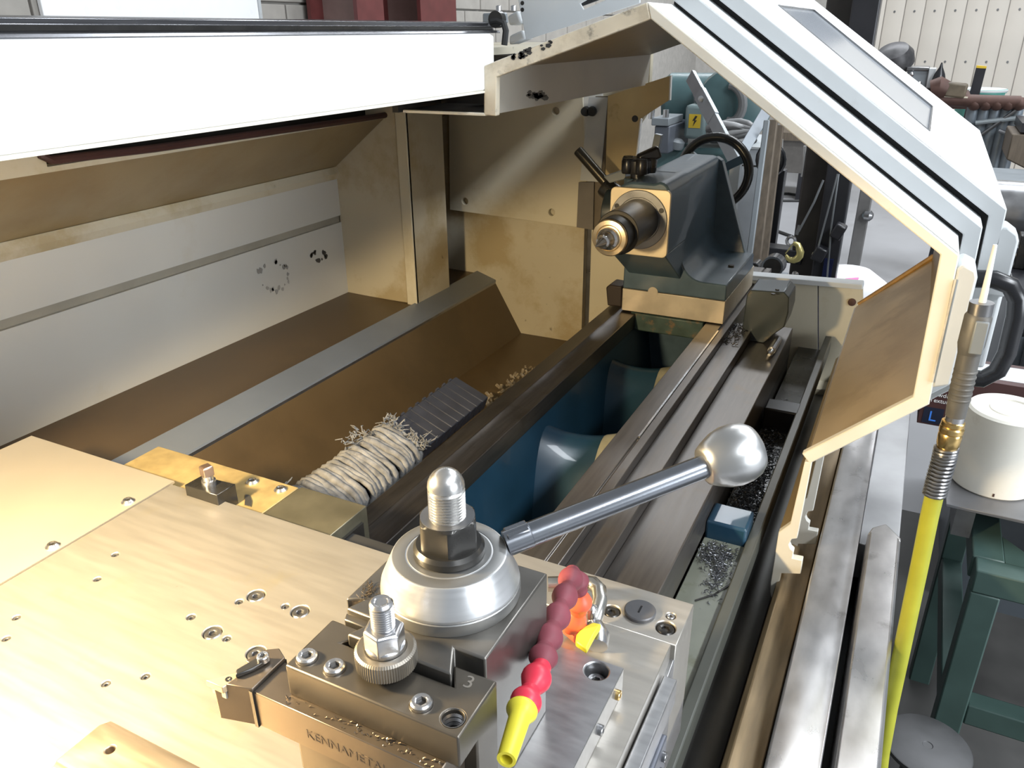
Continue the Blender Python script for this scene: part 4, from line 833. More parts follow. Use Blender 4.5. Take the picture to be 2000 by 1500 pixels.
# ================================================================== BLOW GUN AND HOSE
bg = thing('blow_gun', 'grey air blow gun on a yellow hose hanging beside the hood', 'air gun', tuple(at(1735, 1390, y=.9)))
YG = .90
g = lambda u, v: at(u, v, y=YG)
b0, b1 = g(1868, 800), g(1917, 594)
dg = (b1 - b0).normalized()
GUN = mat('grey_gun_body', (.12, .115, .105), .5, .2, var=.15, scale=60)
part('grip', MB().tube([g(1866, 812), g(1874, 775), g(1893, 690)], [.0100, .0110, .0110], 24), GUN, bg)
for i in range(6):
    p = b0 + dg * (.012 + .0065 * i); part('grip_ring', MB().lathe([(.0106, 0), (.0116, .0012), (.0116, .0026), (.0106, .0038)], p, dg, 24), GUN, bg)
part('trigger_housing', MB().tube([g(1893, 690), g(1897, 672), g(1911, 618), g(1913, 612)], [.0110, .0130, .0130, .0112], 24), GUN, bg)
lev = MB().bar(g(1897, 683) + Vector((.003, -.013, 0)), g(1912, 620) + Vector((.003, -.013, 0)), .013, .004, (0, 1, 0))
part('trigger', lev, GREYP, bg, bevel=.0015)
part('barrel_nut', MB().tube([g(1913, 613), g(1918, 590)], [.0115, .0115], 20), STEELD, bg)
part('air_tip', MB().tube([g(1918, 592), g(1923, 572), g(1944, 478)], [.0036, .0034, .0020], 12), mat('white_tip', (.80, .79, .76), .35), bg)
cp = [g(1862, 822), g(1856, 852), g(1851, 872)]
part('coupler_neck', MB().tube([g(1866, 812), g(1863, 826)], .0095, 18), STEEL, bg)
part('brass_coupler', MB().lathe([(.0100, 0), (.0118, .001), (.0120, .005), (.0108, .0062), (.0126, .008), (.0126, .013), (.0112, .0145), (.0122, .017), (.0118, .028), (.0092, .036), (.0085, .042)], g(1863, 822), g(1848, 880) - g(1863, 822), 28), BRASSBR, bg)
sp_ = [g(1849, 872), g(1843, 900), g(1833, 935), g(1825, 966)]
m = MB(); tot = 14; path = []
for i in range(tot * 14):
    t = i / (tot * 14 - 1); q = t * 3; k = min(2, int(q)); c = sp_[k].lerp(sp_[k + 1], q - k); d = (sp_[k + 1] - sp_[k]).normalized(); _, u_, w2 = m.frame(d)
    a = 2 * math.pi * i / 14; path.append(c + (u_ * math.cos(a) + w2 * math.sin(a)) * .0112)
part('spring_guard', m.tube(path, .0020, 6), STEELD, bg)
part('hose_core', MB().tube(sp_, .0090, 14), RUBBER, bg)
part('yellow_hose', MB().tube([g(1826, 962), g(1815, 1010), g(1797, 1100), g(1776, 1200), g(1755, 1300), g(1738, 1380), at(1722, 1470, y=.9), at(1712, 1560, y=.9), Vector((.118, .91, -1.10)), Vector((.150, .93, -1.33)), Vector((.175, .95, -1.44)), Vector((.22, .97, -1.474)), Vector((.34, .95, -1.478)), Vector((.55, .80, -1.478))], .0098, 16), YHOSE, bg, smooth=60)

# ================================================================== SIDE TABLE WITH NYLON ROUND AND GLOVE BOX
ZT = -.76
tb = thing('work_table', 'dark green angle-iron work table with a grey steel plate top', 'table', (.35, 1.5, FZ))
c1 = at(1848, 984, z=ZT); c2 = at(1795, 815, z=ZT)
xl = c1.x; yn = c1.y
part('table_plate', MB().slab([(xl, yn, ZT), (.75, yn - .01, ZT), (.75, 1.85, ZT), (xl - .01, 1.85, ZT)], (0, 0, -.006)), TABLEM, tb, bevel=.001)
f0 = at(1907, 1114, z=-.83)
fx, fy = f0.x, f0.y
part('top_rail', MB().box(fx, .78, fy, fy + .045, -.875, -.83), DKGREEN, tb, bevel=.003)
part('top_rail', MB().prism([(fx - .004, fy + .045), (fx + .045, fy + .045), (fx + .045, 1.80), (fx - .004, 1.80)], 'z', -.875, -.83), DKGREEN, tb, bevel=.003)
part('gusset', MB().prism([(fx + .045, fy + .045), (fx + .12, fy + .045), (fx + .045, fy + .13)], 'z', -.836, -.831), DKGREEN, tb)
part('leg', MB().box(fx, fx + .045, fy, fy + .045, FZ, -.875), DKGREEN, tb, bevel=.003)
part('leg', MB().box(fx, fx + .045, 1.77, 1.815, FZ, -.766), DKGREEN, tb, bevel=.003)
part('leg', MB().box(.70, .745, fy, fy + .045, FZ, -.875), DKGREEN, tb, bevel=.003)
part('leg', MB().box(.70, .745, 1.77, 1.815, FZ, -.766), DKGREEN, tb, bevel=.003)
part('plate_support', MB().box(xl + .02, xl + .05, yn + .02, 1.84, -.83, -.766), STEELD, tb)
part('plate_support', MB().box(.70, .74, yn + .02, 1.84, -.83, -.766), STEELD, tb)
part('lower_rail', MB().box(fx + .045, .70, fy + .002, fy + .043, -1.16, -1.115), DKGREEN, tb, bevel=.003)
part('lower_rail', MB().box(fx + .002, fx + .043, fy + .045, 1.77, -1.16, -1.115), DKGREEN, tb, bevel=.003)
nc = at(1932, 972, z=ZT); ct_ = at(1952, 785, y=nc.y + .045)
rr = .067; cx_, cy_ = nc.x + .005, nc.y + .062; ht = .150
ny = thing('nylon_round', 'stubby white nylon cylinder standing on the steel table', 'cylinder', (cx_, cy_, ZT))
part('cylinder', MB().lathe([(rr - .003, 0), (rr, .003), (rr, ht - .004), (rr - .004, ht), (rr * .62, ht), (rr * .60, ht - .003), (rr * .50, ht - .003), (rr * .48, ht - .001), (.001, ht - .001)], (cx_, cy_, ZT), (0, 0, 1), 56), NYLON, ny, smooth=40)
part('nick', MB().box(cx_ - .002, cx_ + .001, cy_ - rr - .0006, cy_ - rr + .001, ZT + .006, ZT + .012), RUST, ny)
# glove box behind it
gq = at(1800, 823, z=ZT)
gb = thing('glove_box', 'dark maroon carton of disposable gloves behind the nylon cylinder', 'box', (.20, 1.72, ZT))
GY = 1.70; gx0 = at(1796, 800, y=GY).x; gx1 = gx0 + .24; gz1 = ZT + .115
part('carton', MB().box(gx0, gx1, GY, GY + .12, ZT, gz1), BOXM, gb, bevel=.001)
part('size_patch', MB().box(gx0 + .008, gx0 + .045, GY - .0006, GY, ZT + .004, ZT + .040), BOXBL, gb)
part('top_print', MB().box(gx0 + .02, gx1 - .02, GY + .02, GY + .10, gz1, gz1 + .0006), WHITE2, gb)
text('size_letter', 'L', .032, PRINTB, gb, basis((gx0 + .018, GY - .0008, ZT + .010), (1, 0, 0), (0, 0, 1)), .0003)
text('printed_words', 'Powder Free', .0125, PRINTW, gb, basis((gx0 + .014, GY - .0006, ZT + .066), (1, 0, 0), (0, 0, 1)), .0003)
text('printed_words', 'Textured', .0125, PRINTW, gb, basis((gx0 + .014, GY - .0006, ZT + .053), (1, 0, 0), (0, 0, 1)), .0003)
text('printed_words', 'Disposable', .0125, PRINTW, gb, basis((gx0 + .020, GY - .0006, ZT + .088), (1, 0, 0), (0, 0, 1)), .0003)
# steel disc on a spindle standing low beside the machine
dd = at(1812, 1455, z=-1.05)
ds = thing('steel_disc', 'round grey steel disc on a low stand below the work table', 'disc', (dd.x, dd.y, FZ))
part('disc', MB().lathe([(.062, -.010), (.065, -.008), (.065, -.001), (.063, 0), (.008, 0), (.007, -.001), (.0005, -.001)], (dd.x, dd.y, -1.05), (0, 0, 1), 48), mat('dull_disc_steel', (.075, .075, .077), .5, .5, var=.15, scale=30), ds)
part('stand_pipe', MB().cyl((dd.x, dd.y, FZ), (0, 0, 1), .03, UP - 1.06, 20), HOISTB, ds)
part('stand_foot', MB().lathe([(.06, 0), (.06, .01), (.035, .02)], (dd.x, dd.y, FZ), (0, 0, 1), 32), HOISTB, ds)
kb2 = thing('lathe_plinth', 'dark oily side of the lathe base below the guide rails', 'machine base', (.1, 1.0, FZ))
part('side_sheet', MB().box(.070, .079, .2, 2.2, FZ, -.80), mat('dark_base_paint', (.045, .045, .045), .45, var=.2), kb2)
part('kick_board', MB().box(.079, .13, .2, 2.2, FZ, FZ + .12), mat('dark_base_paint2', (.06, .06, .06), .5, var=.2), kb2)
part('cable_trunk', MB().box(.079, .095, 1.0, 2.0, -.95, -.90), HOISTB, kb2, bevel=.003)

# ================================================================== BACKGROUND ON THE RIGHT
mc = thing('grey_cabinet', 'dark blue grey machine cabinet at the right edge behind the table', 'machine', (.62, 2.4, FZ))
part('body', MB().box(.27, 1.2, 2.15, 2.9, FZ, -.60), mat('slate_cabinet', (.10, .115, .13), .42, var=.1, scale=8), mc, bevel=.008)
part('top_plate', MB().box(.255, 1.2, 2.12, 2.95, -.60, -.565), HOISTB, mc, bevel=.004)
part('door', MB().box(.31, .70, 2.14, 2.15, -1.3, -.68), mat('slate_cabinet_dark', (.045, .05, .055), .42), mc, bevel=.004)
cb1 = thing('round_bar', 'thick grey steel round bar lying across the cabinet', 'steel bar', (.6, 2.62, -.565))
part('bar', MB().cyl((.20, 2.62, -.475), (1, 0, 0), .083, 1.2, 40), STEELD, cb1)
cb2 = thing('chrome_rod', 'thin bright rod in front of the thick round bar', 'steel bar', (.6, 2.35, -.565))
part('rod', MB().cyl((.245, 2.35, -.535), (1, 0, 0), .022, 1.1, 24), CHROME, cb2)
part('clamp', MB().box(.265, .29, 2.32, 2.38, -.565, -.48), BLACKOX, cb2, bevel=.003)
part('clamp', MB().box(.30, .335, 2.30, 2.36, -.565, -.43), HOISTB, cb2, bevel=.004)
br2 = thing('bright_bar_end', 'short chromed bar end beside the black handle', 'steel bar', tuple(at(1985, 632, y=2.0)))
part('bar', MB().cyl(at(1968, 632, y=2.0), (1, 0, 0), .020, .5, 24), CHROME, br2)
part('collar', MB().cyl(at(1990, 634, y=2.0), (1, 0, 0), .026, .05, 24), HOISTB, br2)
part('bracket', MB().box(.40, .46, 1.98, 2.16, -.62, -.59), HOISTB, br2)
# rack of pipes near the siding
YK = 5.0
rk = thing('pipe_rack', 'rack of upright grey pipes under a maroon pipe rail by the siding', 'rack', (at(1947, 205, y=5.0).x, YK, FZ))
def K(u, v, y=YK): return at(u, v, y=y)
part('top_rail', MB().tube([K(1770, 193), K(1992, 200)], .032, 16), RUST, rk)
part('top_rail', MB().tube([K(1770, 200, 5.3), K(1985, 204, 5.3)], .030, 16), RUST, rk)
for u in (1903, 1925, 1947, 1969, 1991):
    p = K(u, 205); part('upright', MB().cyl((p.x, p.y + .05, FZ), (0, 0, 1), .030, p.z - FZ, 14), mat('blue_grey_pipe', (.20, .235, .27), .4, .3, var=.1), rk)
    part('pipe_cap', MB().sphere((p.x, p.y + .0, p.z + .005), .034, 14, 8), RUST, rk)
part('cross_tie', MB().tube([K(1905, 240), K(2060, 222)], .012, 8), mat('grey_tie', (.3, .34, .36), .4), rk)
part('brace', MB().tube([K(1900, 275), K(1985, 215)], .010, 8), STEELD, rk)
part('brace', MB().tube([K(1950, 255), K(1990, 268)], .010, 8), STEELD, rk)
part('board', MB().slab([K(1816, 188, 4.97), K(1890, 192, 4.97), K(1890, 190, 5.25), K(1816, 186, 5.25)], (0, 0, .008)), mat('pale_board', (.6, .54, .42), .7), rk)
vc = thing('brown_casting', 'rusty brown casting lying on the pipe rack', 'metal part', tuple(K(1850, 188)))
part('body', MB().tube([K(1818, 176), K(1835, 172), K(1850, 176)], [.05, .06, .045], 14), RUST, vc)
part('arm', MB().bar(K(1845, 174), K(1888, 178), .07, .075), mat('olive_brown_metal', (.11, .085, .055), .6, var=.3), vc, bevel=.012)
bt = thing('grease_bottle', 'black pointed bottle standing behind the rusty casting', 'bottle', tuple(K(1827, 185, 5.35)))
p = K(1826, 192, 5.35); part('bottle', MB().lathe([(.034, 0), (.036, .01), (.036, .10), (.028, .13), (.010, .165), (.004, .19)], p, (0, 0, 1), 18), BLACK, bt)
gv = thing('grey_gearbox', 'light grey gearbox with bolts beside the black bottle', 'machine part', tuple(K(1795, 180, 5.4)))
part('body', MB().box(K(1770, 150, 5.4).x, K(1822, 150, 5.4).x, 5.4, 5.6, K(1800, 178, 5.4).z, K(1800, 134, 5.4).z), GREYP, gv, bevel=.015)
part('shelf_plate', MB().box(K(1760, 150, 5.4).x, K(1900, 150, 5.4).x, 5.02, 5.62, K(1800, 178, 5.4).z - .015, K(1800, 178, 5.4).z), RUST, gv)
part('flange', MB().box(K(1768, 150, 5.39).x, K(1812, 150, 5.39).x, 5.39, 5.62, K(1800, 138, 5.4).z, K(1800, 131, 5.4).z), STEELD, gv, bevel=.004)
for u, v in ((1780, 145), (1795, 163), (1775, 150)): part('bolt', MB().sphere(K(u, v, 5.39), .016, 10, 6), STEEL, gv)
part('plate', MB().box(K(1812, 150, 5.38).x, K(1826, 150, 5.38).x, 5.38, 5.5, K(1800, 172, 5.4).z, K(1800, 133, 5.4).z), WHITE2, gv, bevel=.004)
dm = thing('dark_chuck', 'dark round chuck standing on the grey gearbox', 'chuck', tuple(K(1750, 135, 5.5)))
part('body', MB().lathe([(.09, 0), (.11, .01), (.11, .06), (.085, .10), (.03, .12)], K(1747, 128, 5.5), (-.2, -.5, .8), 24), mat('dark_chuck_iron', (.06, .058, .06), .45, .4, var=.3, scale=30), dm)
part('jaw', MB().box(K(1742, 120, 5.4).x, K(1750, 120, 5.4).x, 5.40, 5.45, K(1745, 128, 5.4).z, K(1745, 116, 5.4).z), STEEL, dm, bevel=.004)
part('mount', MB().box(K(1752, 120, 5.5).x, K(1776, 120, 5.5).x, 5.48, 5.6, K(1760, 140, 5.5).z, K(1760, 117, 5.5).z), STEELD, dm, bevel=.006)
bb = thing('black_bar', 'black square bar standing upright behind the maroon rail', 'steel bar', (K(1905, 190, 5.45).x, 5.45, FZ))
a = K(1916, 133, 5.45); part('bar', MB().bar((a.x - .045, 5.45, FZ), a, .05, .05, (0, 1, 0)), HOISTB, bb)
part('taped_end', MB().bar(a, a + Vector((.001, 0, .012)), .05, .05, (0, 1, 0)), YSIGN, bb)
bk = thing('teal_bucket', 'teal plastic bucket behind the upright pipes', 'bucket', tuple(K(1900, 262, 5.7)))
part('stand', MB().box(K(1880, 262, 5.7).x, K(1915, 262, 5.7).x, 5.62, 5.8, FZ, K(1900, 262, 5.7).z), GREYP, bk)
p = K(1897, 262, 5.7); part('bucket', MB().lathe([(.10, 0), (.13, .24), (.137, .24), (.137, .26), (.128, .26)], p, (0, 0, 1), 24), GREENB, bk)
part('rim', MB().lathe([(.14, .245), (.142, .255), (.13, .262)], p, (0, 0, 1), 24), WHITE2, bk)
kf = thing('scrap_bin', 'brown wooden scrap bin at the right edge beside the pipe rack', 'bin', (K(2010, 330, 4.6).x, 4.6, FZ))
x0 = K(1968, 300, 4.5).x
part('side', MB().prism([(x0, K(1980, 262, 4.5).z), (x0 + .5, K(1980, 262, 4.5).z), (x0 + .5, K(1980, 335, 4.5).z), (x0 + .12, K(1980, 335, 4.5).z), (x0, K(1980, 312, 4.5).z)], 'y', 4.5, 4.9), WOOD, kf, bevel=.006)
part('lid', MB().box(x0 + .03, x0 + .5, 4.5, 4.9, K(1980, 258, 4.5).z, K(1980, 240, 4.5).z), HOISTB, kf)
part('leg', MB().box(x0 + .15, x0 + .2, 4.55, 4.8, FZ, K(1980, 335, 4.5).z), WOOD, kf)
cnv = thing('grey_bench', 'low dark bench below the upright pipes', 'bench', (K(1950, 345, 4.3).x, 4.3, FZ))
bx0 = K(1935, 345, 4.2).x
part('top', MB().box(bx0, bx0 + .7, 4.0, 4.4, K(1950, 348, 4.2).z - .03, K(1950, 340, 4.2).z), GREYP, cnv, bevel=.005)
part('base', MB().box(bx0 + .05, bx0 + .65, 4.05, 4.35, FZ, K(1950, 348, 4.2).z - .03), HOISTB, cnv)

# ================================================================== BACKGROUND BEHIND THE TAILSTOCK
# engine hoist
YH = 3.0
H = lambda u, v, y=YH: at(u, v, y=y)
eh = thing('engine_hoist', 'black engine hoist with mast, legs and steel cables', 'hoist', (H(1590, 540).x, YH, FZ))
part('mast', MB().bar((H(1590, 400).x, YH + .02, FZ + .02), (H(1590, 400).x, YH + .02, .3), .10, .10, (0, 1, 0)), mat('brown_black_mast', (.04, .034, .03), .35, var=.2), eh, bevel=.006)
part('mast_sleeve', MB().bar((H(1634, 400).x, YH - .06, FZ + .02), (H(1634, 400).x, YH - .06, .3), .082, .08, (0, 1, 0)), HOISTB, eh, bevel=.005)
part('boom_foot', MB().bar(H(1462, 486), H(1570, 500), .075, .05, (0, 0, 1)), HOISTB, eh, bevel=.004)
part('pulley_bracket', MB().bar(H(1628, 446, 2.86), H(1648, 456, 2.86), .05, .05), HOISTB, eh, bevel=.006)
part('pulley_bracket', MB().bar(H(1590, 490, 2.86), H(1612, 500, 2.86), .05, .05), HOISTB, eh, bevel=.006)
for u, v in ((1593, 496), (1554, 535)): part('pivot_bolt', MB().lathe([(.012, 0), (.012, .012), (.005, .015)], H(u, v, 2.87), (0, -1, 0), 12), STEEL, eh)
part('cable', MB().tube([H(1598, 483, 2.85), H(1615, 420, 2.85), H(1636, 340, 2.85)], .0035, 6), GALV, eh)
part('cable', MB().tube([H(1614, 560, 2.85), H(1624, 440, 2.85), H(1638, 340, 2.85)], .0035, 6), GALV, eh)
part('cable', MB().tube([H(1560, 452, 2.80), H(1590, 395, 2.80), H(1608, 352, 2.80)], .004, 6), GALV, eh)
part('ferrule', MB().bar(H(1562, 440, 2.80), H(1556, 458, 2.80), .011, .011), STEEL, eh)
part('blue_leg', MB().bar((H(1617, 530).x, YH - .1, FZ), H(1620, 505, YH - .1), .03, .03, (0, 1, 0)), mat('dark_blue_leg', (.004, .008, .04), .4), eh)
part('foot_beam', MB().box(H(1560, 550).x - .3, H(1560, 550).x + .35, YH - .1, YH + .1, FZ, FZ + .1), HOISTB, eh)
hk = thing('crane_hook', 'yellow steel crane hook hanging from the hoist cable', 'hook', tuple(H(1552, 512, 2.8)))
part('eye', MB().tube([H(1545, 471, 2.8) + Vector((.014 * math.cos(t), 0, .015 * math.sin(t))) for t in [i * .524 for i in range(12)]], .0055, 8, closed=True), STEEL, hk)
hc = H(1549, 494, 2.8)
part('hook', MB().tube([hc + Vector((-.004, 0, .036)), hc + Vector((.012, 0, .03))] + [hc + Vector((.024 * math.cos(t), 0, .026 * math.sin(t))) for t in (.7, .2, -.3, -.8, -1.3, -1.8, -2.3, -2.8)], [.008, .010, .012, .013, .013, .013, .012, .010, .008, .004], 12), GOLDHOOK, hk, smooth=70)
part('latch', MB().bar(hc + Vector((-.006, -.004, .028)), hc + Vector((-.024, -.004, -.004)), .006, .004), GOLDHOOK, hk)
# floor behind: crate top, tubes, stand leg
rp = thing('pipe_roll', 'short steel pipe sections stacked behind the tailstock foot', 'pipe', tuple(H(1500, 545, 2.5)))
for u, v, r in ((1508, 522, .034), (1473, 524, .018)):
    p = H(u, v, 2.5); part('pipe', MB().lathe([(r * .78, .02), (r * .82, 0), (r, 0), (r, .05)], p, (.05, 1, .0), 24), STEEL, rp); part('pipe_bore', MB().cyl(p + Vector((0, -.0005, 0)), (.05, 1, .0), r * .80, .01, 24), GAPDARK, rp)
part('pipe_rest', MB().box(H(1465, 530, 2.5).x, H(1535, 530, 2.5).x, 2.49, 2.56, FZ, H(1500, 538, 2.5).z), GREYP, rp)
sl = thing('stand_leg', 'grey square stand leg on a white foot beyond the hoist', 'stand', (H(1670, 540, 3.6).x, 3.6, FZ))
lb = H(1660, 545, 3.6); lt = H(1688, 380, 3.6)
part('post', MB().bar((lb.x, 3.6, FZ), (lb.x + .01, 3.6, lt.z + .4), .05, .05, (0, 1, 0)), mat('grey_brown_post', (.13, .125, .12), .5), sl, bevel=.004)
part('foot_bracket', MB().prism([(lb.x - .05, lb.z + .02), (lb.x + .05, lb.z + .02), (lb.x + .04, lb.z - .12), (lb.x - .04, lb.z - .12)], 'y', 3.56, 3.64), GREYP, sl)
part('knob', MB().lathe([(.012, 0), (.022, .01), (.022, .03), (.012, .04)], H(1685, 420, 3.57), (1, -.2, 0), 14), STEELD, sl)
bag = thing('white_bag', 'bright white bag on the floor beyond the end guard', 'bag', (H(1655, 545, 3.3).x, 3.3, FZ))
p = H(1655, 560, 3.3); part('bag', MB().lathe([(.10, -.35), (.17, -.28), (.18, -.1), (.15, .02), (.08, .07), (.01, .075)], p, (0, 0, 1), 18), mat('white_bag_plastic', (.85, .85, .86), .5, var=.04, bump=.6, bscale=14), bag, smooth=80)
part('pink_label', MB().bar(H(1650, 548, 3.12), H(1676, 546, 3.12), .05, .004), mat('pink_print', (.75, .20, .45), .5), bag)
# bench grinder / saw machine
YB2 = 3.4
B = lambda u, v, y=YB2: at(u, v, y=y)
gd = thing('green_motor', 'teal green motor unit with switch box behind the tailstock', 'motor', (B(1350, 330).x, YB2, FZ))
TE = mat('teal_motor', (.07, .13, .135), .38, var=.15, scale=10)
part('motor', MB().lathe([(.10, 0), (.115, .02), (.115, .34), (.10, .37)], B(1300, 196, 3.6), (1, .1, .0), 32), TE, gd)
part('gear_housing', MB().box(B(1350, 200, 3.5).x, B(1425, 200, 3.5).x, 3.5, 3.75, B(1400, 255, 3.5).z, B(1400, 172, 3.5).z), GREYP, gd, bevel=.012)
part('drum', MB().lathe([(.13, 0), (.15, .02), (.15, .12), (.12, .14)], B(1428, 205, 3.5), (.3, -1, .0), 32), TE, gd)
part('belt_guard', MB().tube([B(1425 + 26 * math.sin(t), 202 - 36 * math.cos(t), 3.34) for t in [i * .28 for i in range(13)]], .018, 10), mat('grey_hose', (.17, .17, .17), .5), gd)
swb = part('switch_box', MB().box(B(1336, 240, 3.3).x, B(1378, 240, 3.3).x, 3.3, 3.42, B(1355, 272, 3.3).z, B(1355, 205, 3.3).z), mat('grey_green_box', (.17, .225, .225), .4, var=.06), gd, bevel=.014)
sx0, sx1, sz0, sz1 = B(1345, 240, 3.299).x, B(1368, 240, 3.299).x, B(1355, 250, 3.299).z, B(1355, 223, 3.299).z
part('warning_sign', MB().box(sx0, sx1, 3.298, 3.301, sz0, sz1), YSIGN, swb)
mxx = (sx0 + sx1) / 2; mz = (sz0 + sz1) / 2; s = (sz1 - sz0) / 2
part('bolt_symbol', MB().prism([(mxx + .1 * s, mz + .8 * s), (mxx - .35 * s, mz + .02 * s), (mxx - .02 * s, mz + .1 * s), (mxx - .2 * s, mz - .75 * s), (mxx + .35 * s, mz + .16 * s), (mxx + .04 * s, mz + .1 * s), (mxx + .38 * s, mz + .7 * s)], 'y', 3.2965, 3.298), BLACK, swb)
part('bench_block', MB().box(B(1275, 300, 3.2).x, B(1305, 300, 3.2).x, 3.2, 3.5, B(1290, 300, 3.2).z, B(1290, 246, 3.2).z), mat('slate_block', (.09, .10, .12), .45, var=.1), gd, bevel=.006)
part('clamp_plate', MB().box(B(1272, 240, 3.19).x, B(1306, 240, 3.19).x, 3.19, 3.4, B(1290, 246, 3.19).z, B(1290, 231, 3.19).z), GREYP, gd, bevel=.003)
for u in (1272, 1300): part('stud', MB().cyl(B(u, 232, 3.22), (0, 0, 1), .012, .035, 10), STEEL, gd)
part('bed_casting', MB().box(B(1270, 330, 3.3).x, B(1440, 330, 3.3).x, 3.32, 3.9, FZ, B(1380, 292, 3.3).z), TE, gd, bevel=.02)
part('bearing_cap', MB().lathe([(.03, 0), (.034, .01), (.034, .03), (.02, .04)], B(1318, 290, 3.3), (.2, 0, 1), 18), GREYP, gd)
# coil of grey hose, blue-white box
hcn = thing('hose_coil', 'coil of grey hose lying on the teal machine', 'hose', tuple(B(1428, 275, 3.15)))
for i in range(6):
    z = B(1428, 272 - i * 5.2, 3.15)
    part('hose_turn', MB().tube([z + Vector((.085 * math.cos(t), .06 * math.sin(t), .012 * math.sin(t * 2 + i))) for t in [k * .4488 for k in range(14)]], .0125, 8, closed=True), mat('light_grey_hose', (.28, .28, .28), .5) if i % 2 else mat('dark_grey_hose', (.07, .07, .07), .5), hcn, smooth=80)
bw = thing('blue_white_box', 'small blue and white carton behind the coil of hose', 'box', tuple(B(1460, 250, 3.6)))
part('lower', MB().box(B(1447, 250, 3.6).x, B(1475, 250, 3.6).x, 3.6, 3.75, B(1460, 248, 3.6).z, B(1460, 236, 3.6).z), mat('blue_card', (.04, .19, .42), .5), bw)
part('upper', MB().box(B(1447, 250, 3.6).x, B(1475, 250, 3.6).x, 3.6, 3.75, B(1460, 236, 3.6).z, B(1460, 224, 3.6).z), PRINTW, bw)
# crossed galvanised arms
g1 = thing('flat_strut', 'flat grey steel strut with a bolt leaning down to the handwheel', 'strut', tuple(at(1440, 322, y=2.45)))
a, b = at(1349, 148, y=2.75), at(1438, 318, y=2.45); part('arm', MB().bar(a, b, .042, .014, (0, 1, .3)), GALV, g1, bevel=.001)
c = at(1374, 200, y=2.66); part('splice_plate', MB().bar(a.lerp(b, .22), a.lerp(b, .52), .047, .016, (0, 1, .3)), GALV, g1, bevel=.001)
part('bolt', MB().lathe([(.010, 0), (.010, .008), (.004, .01)], a.lerp(b, .28) + Vector((0, -.012, 0)), (0, -1, 0), 10), STEEL, g1)
part('foot', MB().bar(b, Vector((b.x, b.y, FZ)), .03, .03, (0, 1, 0)), GALV, g1)
g2_ = thing('support_strut', 'second grey steel strut crossing toward the hood edge', 'strut', tuple(at(1440, 318, y=2.5)))
part('arm', MB().bar(at(1439, 316, y=2.5), at(1498, 215, y=2.75), .034, .014, (0, 1, .3)), mat('blue_grey_arm', (.17, .19, .21), .5, .2), g2_, bevel=.001)
part('foot', MB().bar(at(1439, 316, y=2.5), Vector((at(1439, 316, y=2.5).x, 2.5, FZ)), .025, .025, (0, 1, 0)), mat('blue_grey_arm', (.27, .30, .33)), g2_)
# leaning timbers and conduit
for i, (ua, va, ub, vb, wd, mt, lab) in enumerate(((1470, 560, 1510, 235, .030, WOOD, 'old leaning timber plank nearest the handwheel'), (1486, 560, 1524, 245, .024, WOOD, 'narrow leaning timber batten right of the wider plank'), (1456, 560, 1498, 235, .018, GREYP, 'grey conduit leaning left of the timber planks'))):
    t = solo('leaning_timber' if i < 2 else 'leaning_conduit', MB().bar(at(ua, va, y=(2.55, 2.66, 2.44)[i]), at(ub, vb, y=(2.75, 2.86, 2.64)[i]), wd, wd * .7, (0, 1, 0)), mt, lab, 'plank' if i < 2 else 'conduit', bevel=.003)
    low = at(ua, va, y=2.55)
dkp = solo('dark_post', MB().bar((at(1499, 480, y=3.2).x, 3.2, FZ), (at(1499, 480, y=3.2).x + .01, 3.2, at(1520, 330, y=3.2).z), .05, .05, (0, 1, 0)), HOISTB, 'black square post behind the leaning planks', 'post', bevel=.003)
wr = thing('wheel_reel', 'black cable reel hanging behind the leaning timbers', 'reel', tuple(at(1510, 335, y=3.1)))
part('rim', MB().tube([at(1506 + 20 * math.cos(t), 312 + 24 * math.sin(t), y=3.1) for t in [k * .39 for k in range(16)]], .020, 10, closed=True), BLACK, wr, smooth=80)
part('hub', MB().lathe([(.035, 0), (.035, .05), (.02, .06)], at(1508, 312, y=3.1), (0, -1, 0), 16), STEELD, wr)
part('white_label', MB().bar(at(1514, 306, y=3.03), at(1520, 312, y=3.03), .02, .004), WHITE, wr)
part('bracket', MB().bar(at(1506, 330, y=3.12), Vector((at(1506, 330, y=3.12).x, 3.12, FZ)), .04, .04, (0, 1, 0)), HOISTB, wr)
for i, pts_ in enumerate((((1527, 272), (1526, 300), (1522, 325)), ((1572, 285), (1570, 330), (1566, 345)))):
    solo('hanging_cord', MB().tube([at(u, v, y=3.1) for u, v in pts_], .005, 6), PRINTW, ('thin white cord hanging by the cable reel', 'thin white cord hanging beside the hoist mast')[i], 'cord')
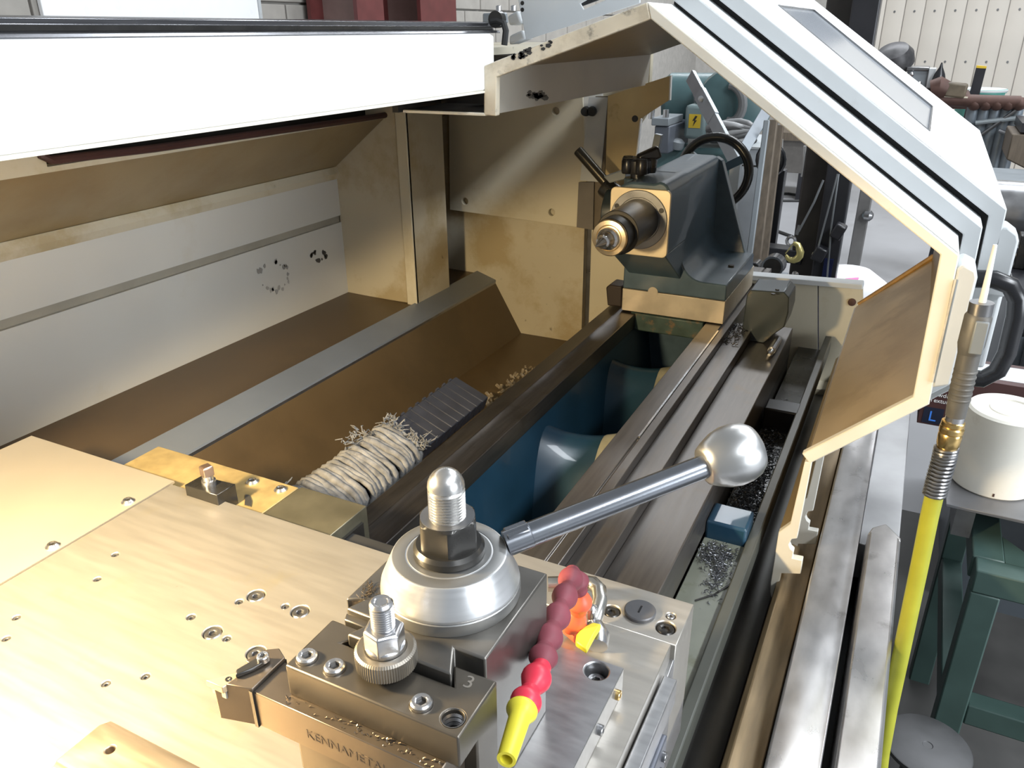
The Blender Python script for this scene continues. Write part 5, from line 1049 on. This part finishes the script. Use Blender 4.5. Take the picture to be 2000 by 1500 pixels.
for i, pts_ in enumerate((((1515, 328), (1540, 330), (1570, 331)), ((1508, 378), (1540, 378), (1566, 382)), ((1506, 388), (1530, 392), (1562, 392)), ((1498, 446), (1520, 452), (1548, 462)))):
    w_ = []
    for u, v in pts_: p = at(u, v, z=FZ + .012); w_.append(p)
    solo('floor_cable', MB().tube(w_, .012, 6), RUBBER, ('black cable on the concrete floor level with the reel', 'black cable across the floor, upper of the close pair', 'black cable across the floor, lower of the close pair', 'black cable on the floor just above the crane hook')[i], 'cable')
# table far away and skirting of stored goods along the far wall
ft_ = thing('far_bench', 'low dark bench along the far wall beyond the hoist', 'bench', (at(1540, 300, y=8.0).x, 8.0, FZ))
x0, x1 = at(1490, 300, y=8).x, at(1640, 300, y=8).x
part('top', MB().box(x0, x1, 8.0, 8.6, FZ + .55, FZ + .62), WOOD, ft_)
part('front', MB().box(x0, x1, 8.05, 8.5, FZ + .25, FZ + .55), mat('brown_grey_panel', (.12, .11, .10), .6), ft_)
for x in (x0 + .05, (x0 + x1) / 2, x1 - .1): part('leg', MB().box(x, x + .07, 8.05, 8.12, FZ, FZ + .25), HOISTB, ft_)

pc = thing('pale_cabinet', 'pale grey cabinet behind the leaning timbers', 'cabinet', (at(1462, 400, y=3.3).x, 3.3, FZ))
x0, x1 = at(1442, 330, y=3.3).x, at(1482, 330, y=3.3).x
part('body', MB().box(x0, x1, 3.3, 3.7, FZ, at(1460, 290, y=3.3).z), mat('pale_cabinet_paint', (.48, .51, .54), .45, var=.05), pc, bevel=.006)
part('drawer_line', MB().box(x0 + .004, x1 - .004, 3.2985, 3.301, at(1460, 325, y=3.3).z, at(1460, 322, y=3.3).z), GAPDARK, pc)
part('top', MB().box(x0 - .01, x1 + .01, 3.29, 3.72, at(1460, 290, y=3.3).z, at(1460, 286, y=3.3).z), WHITE2, pc)

mt_ = solo('floor_shade', MB().box(.13, 1.5, -.4, 2.6, FZ, FZ + .012), mat('dark_floor_shade', (.055, .053, .05), .7, var=.25, scale=8, bump=.2, bscale=60), 'dark sheet added on the floor beside the lathe for shade and grease', 'added sheet', bevel=.004)  # added dark sheet painting the near floor's shade and grease; no mat known
# ------------------------------------------------------------------ stand everything on the floor at z = 0
for o in bpy.data.objects:
    if o.parent is None and o.type in ('MESH', 'EMPTY'): o.location.z += UP
